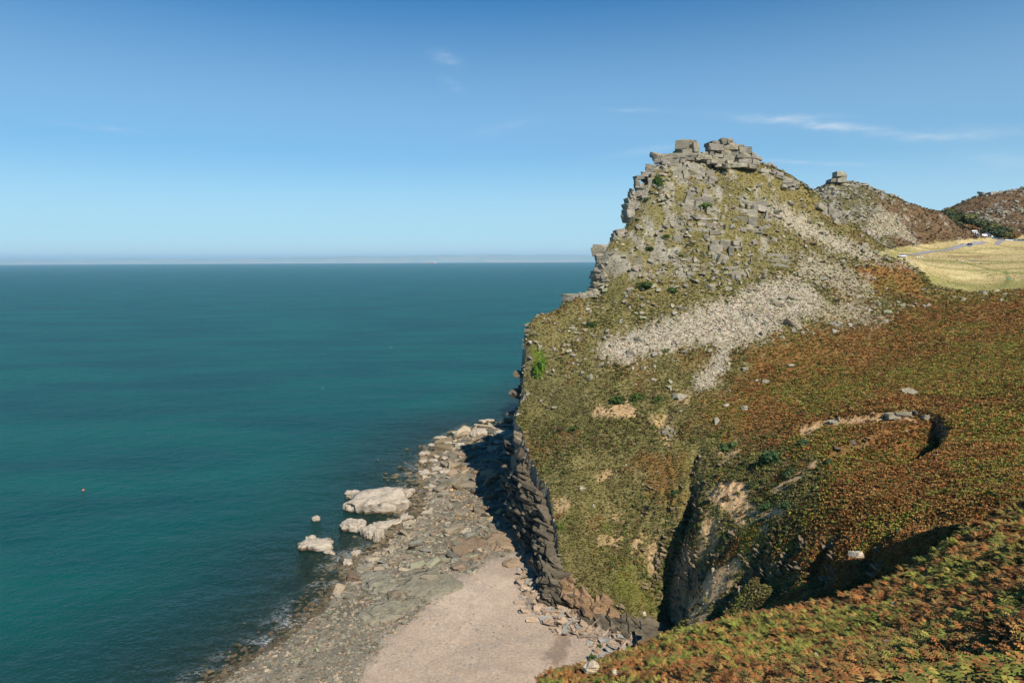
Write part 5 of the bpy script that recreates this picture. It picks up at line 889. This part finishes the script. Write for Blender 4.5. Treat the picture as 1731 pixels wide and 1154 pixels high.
# unclear pale shapes on the grass by the road, modelled as goats
for dx, lb in ((-4, 'leftmost of three white goats grazing on the valley grass'), (0, 'middle one of three white goats grazing on the valley grass'), (4.2, 'rightmost of three white goats grazing on the valley grass')):
    p = gp(1554+dx, 436.6); V = [(0, 0, .72), (.35, 0, .74), (.6, 0, .8), (.8, 0, .62), (.95, 0, .42), (-.35, 0, .75), (-.5, 0, .85), (.32, .14, .4), (.33, .14, .05), (.32, -.14, .4), (.36, -.14, .05), (-.36, .14, .42), (-.42, .14, .05), (-.36, -.14, .42), (-.38, -.14, .05)]
    E = [(0, 1), (1, 2), (2, 3), (3, 4), (0, 5), (5, 6), (1, 7), (7, 8), (1, 9), (9, 10), (5, 11), (11, 12), (5, 13), (13, 14)]; rad = [.27, .26, .13, .11, .06, .25, .05, .07, .05, .07, .05, .08, .05, .08, .05]
    me = bpy.data.meshes.new('goat'); me.from_pydata(V, E, []); b = bpy.data.objects.new('goat', me); C.objects.link(b); b.location = tuple(p); b.rotation_euler = (0, 0, rng.uniform(-.6, .6)); b.modifiers.new('skin', 'SKIN')
    for i, r_ in enumerate(rad): me.skin_vertices[0].data[i].radius = (r_, r_)
    me.skin_vertices[0].data[0].use_root = True; sb = b.modifiers.new('sub', 'SUBSURF'); sb.levels = sb.render_levels = 1; me.materials.append(plain('white_coat', (.75, .70, .62), .9)); tag(b, lb, 'goat')
# shelter with a long pale roof and the dark gabled hut
mw = plain('render_wall', (.35, .33, .3)); mro = plain('pale_roof', (.30, .32, .32), .6); mdk = plain('dark_slate', (.05, .06, .08), .6); mwh = plain('white_panel', (.8, .8, .78), .6)
def house(name, px, py, L, Wd, hw, hr, wall, roof, rz, label, white=False):
    p = gd(px, crest(px)+6+(400-py)*3); t = empty(name, (p[0], p[1], p[2]-.2), rz); tag(t, label, 'building'); pm('wall', *boxm(-L/2, L/2, -Wd/2, Wd/2, -.5, hw), wall, t)
    a, b = L/2+.4, Wd/2+.5; pm('roof', [(-a, -b, hw-.05), (a, -b, hw-.05), (a, b, hw-.05), (-a, b, hw-.05), (-a+.3, 0, hw+hr), (a-.3, 0, hw+hr)], [[0, 1, 5, 4], [2, 3, 4, 5], [1, 2, 5], [3, 0, 4], [3, 2, 1, 0]], roof, t)
    for k in (-.3, 0, .3): w = pm('window', *boxm(L*k-.6, L*k+.6, -Wd/2-.04, -Wd/2+.02, 1., 2.), MGL, t); pm('frame', *boxm(L*k-.7, L*k+.7, -Wd/2-.07, -Wd/2-.045, .86, .97), mwh, w)
    pm('door', *boxm(L*.15-.45, L*.15+.45, -Wd/2-.05, -Wd/2+.02, 0, 2.), mdk, t); return t
house('shelter_building', 1641, 399, 10, 6, 2.2, 2.6, mw, mro, .08, 'long low building with pale grey roof under the wood'); house('garden_shed', 1645.5, 401, 3.6, 3, 1.6, 1.1, mwh, mwh, -.1, 'white shed in front of the pale roofed building'); house('gabled_hut', 1666, 399.5, 8, 6, 2.4, 2.4, mw, mdk, .6, 'dark roofed gabled hut behind the white vans')
# lone fishing buoy and the cargo ship on the horizon
p = atz(141, 829, 0.); t = empty('buoy', tuple(p)); tag(t, 'small orange buoy floating on the open sea', 'buoy'); mo = plain('orange_float', (.8, .2, .08), .4)
bm = bmesh.new(); bmesh.ops.create_uvsphere(bm, u_segments=14, v_segments=8, radius=.5); me = bpy.data.meshes.new('float'); bm.to_mesh(me); bm.free(); me.materials.append(mo); o = bpy.data.objects.new('float', me); C.objects.link(o); o.parent = t; o.location = (0, 0, .35); pm('pole', *boxm(-.05, .05, -.05, .05, .9, 1.9), MTY, t)
D = 26000; p = at(730, 446, D); t = empty('cargo_ship', (p[0], D, 0), 0); tag(t, 'long cargo ship with white bridge on the horizon', 'ship'); mh = plain('red_hull', (.35, .08, .05)); 
hullp = [(-150, -16), (135, -16), (165, 0), (135, 16), (-150, 16)]; pm('hull', [(x, y, z) for z in (-3, 22) for x, y in hullp], [[4, 3, 2, 1, 0], [5, 6, 7, 8, 9]]+[[i, (i+1) % 5, 5+(i+1) % 5, 5+i] for i in range(5)], mh, t)
pm('bridge', *boxm(90, 135, -14, 14, 22, 60), mwh, t); pm('funnel', *boxm(70, 85, -5, 5, 22, 52), mh, t); pm('hatch', *boxm(-130, 60, -12, 12, 22, 26), mdk, t)
print('faces', sum(len(o.data.polygons) for o in bpy.data.objects if o.type == 'MESH'))
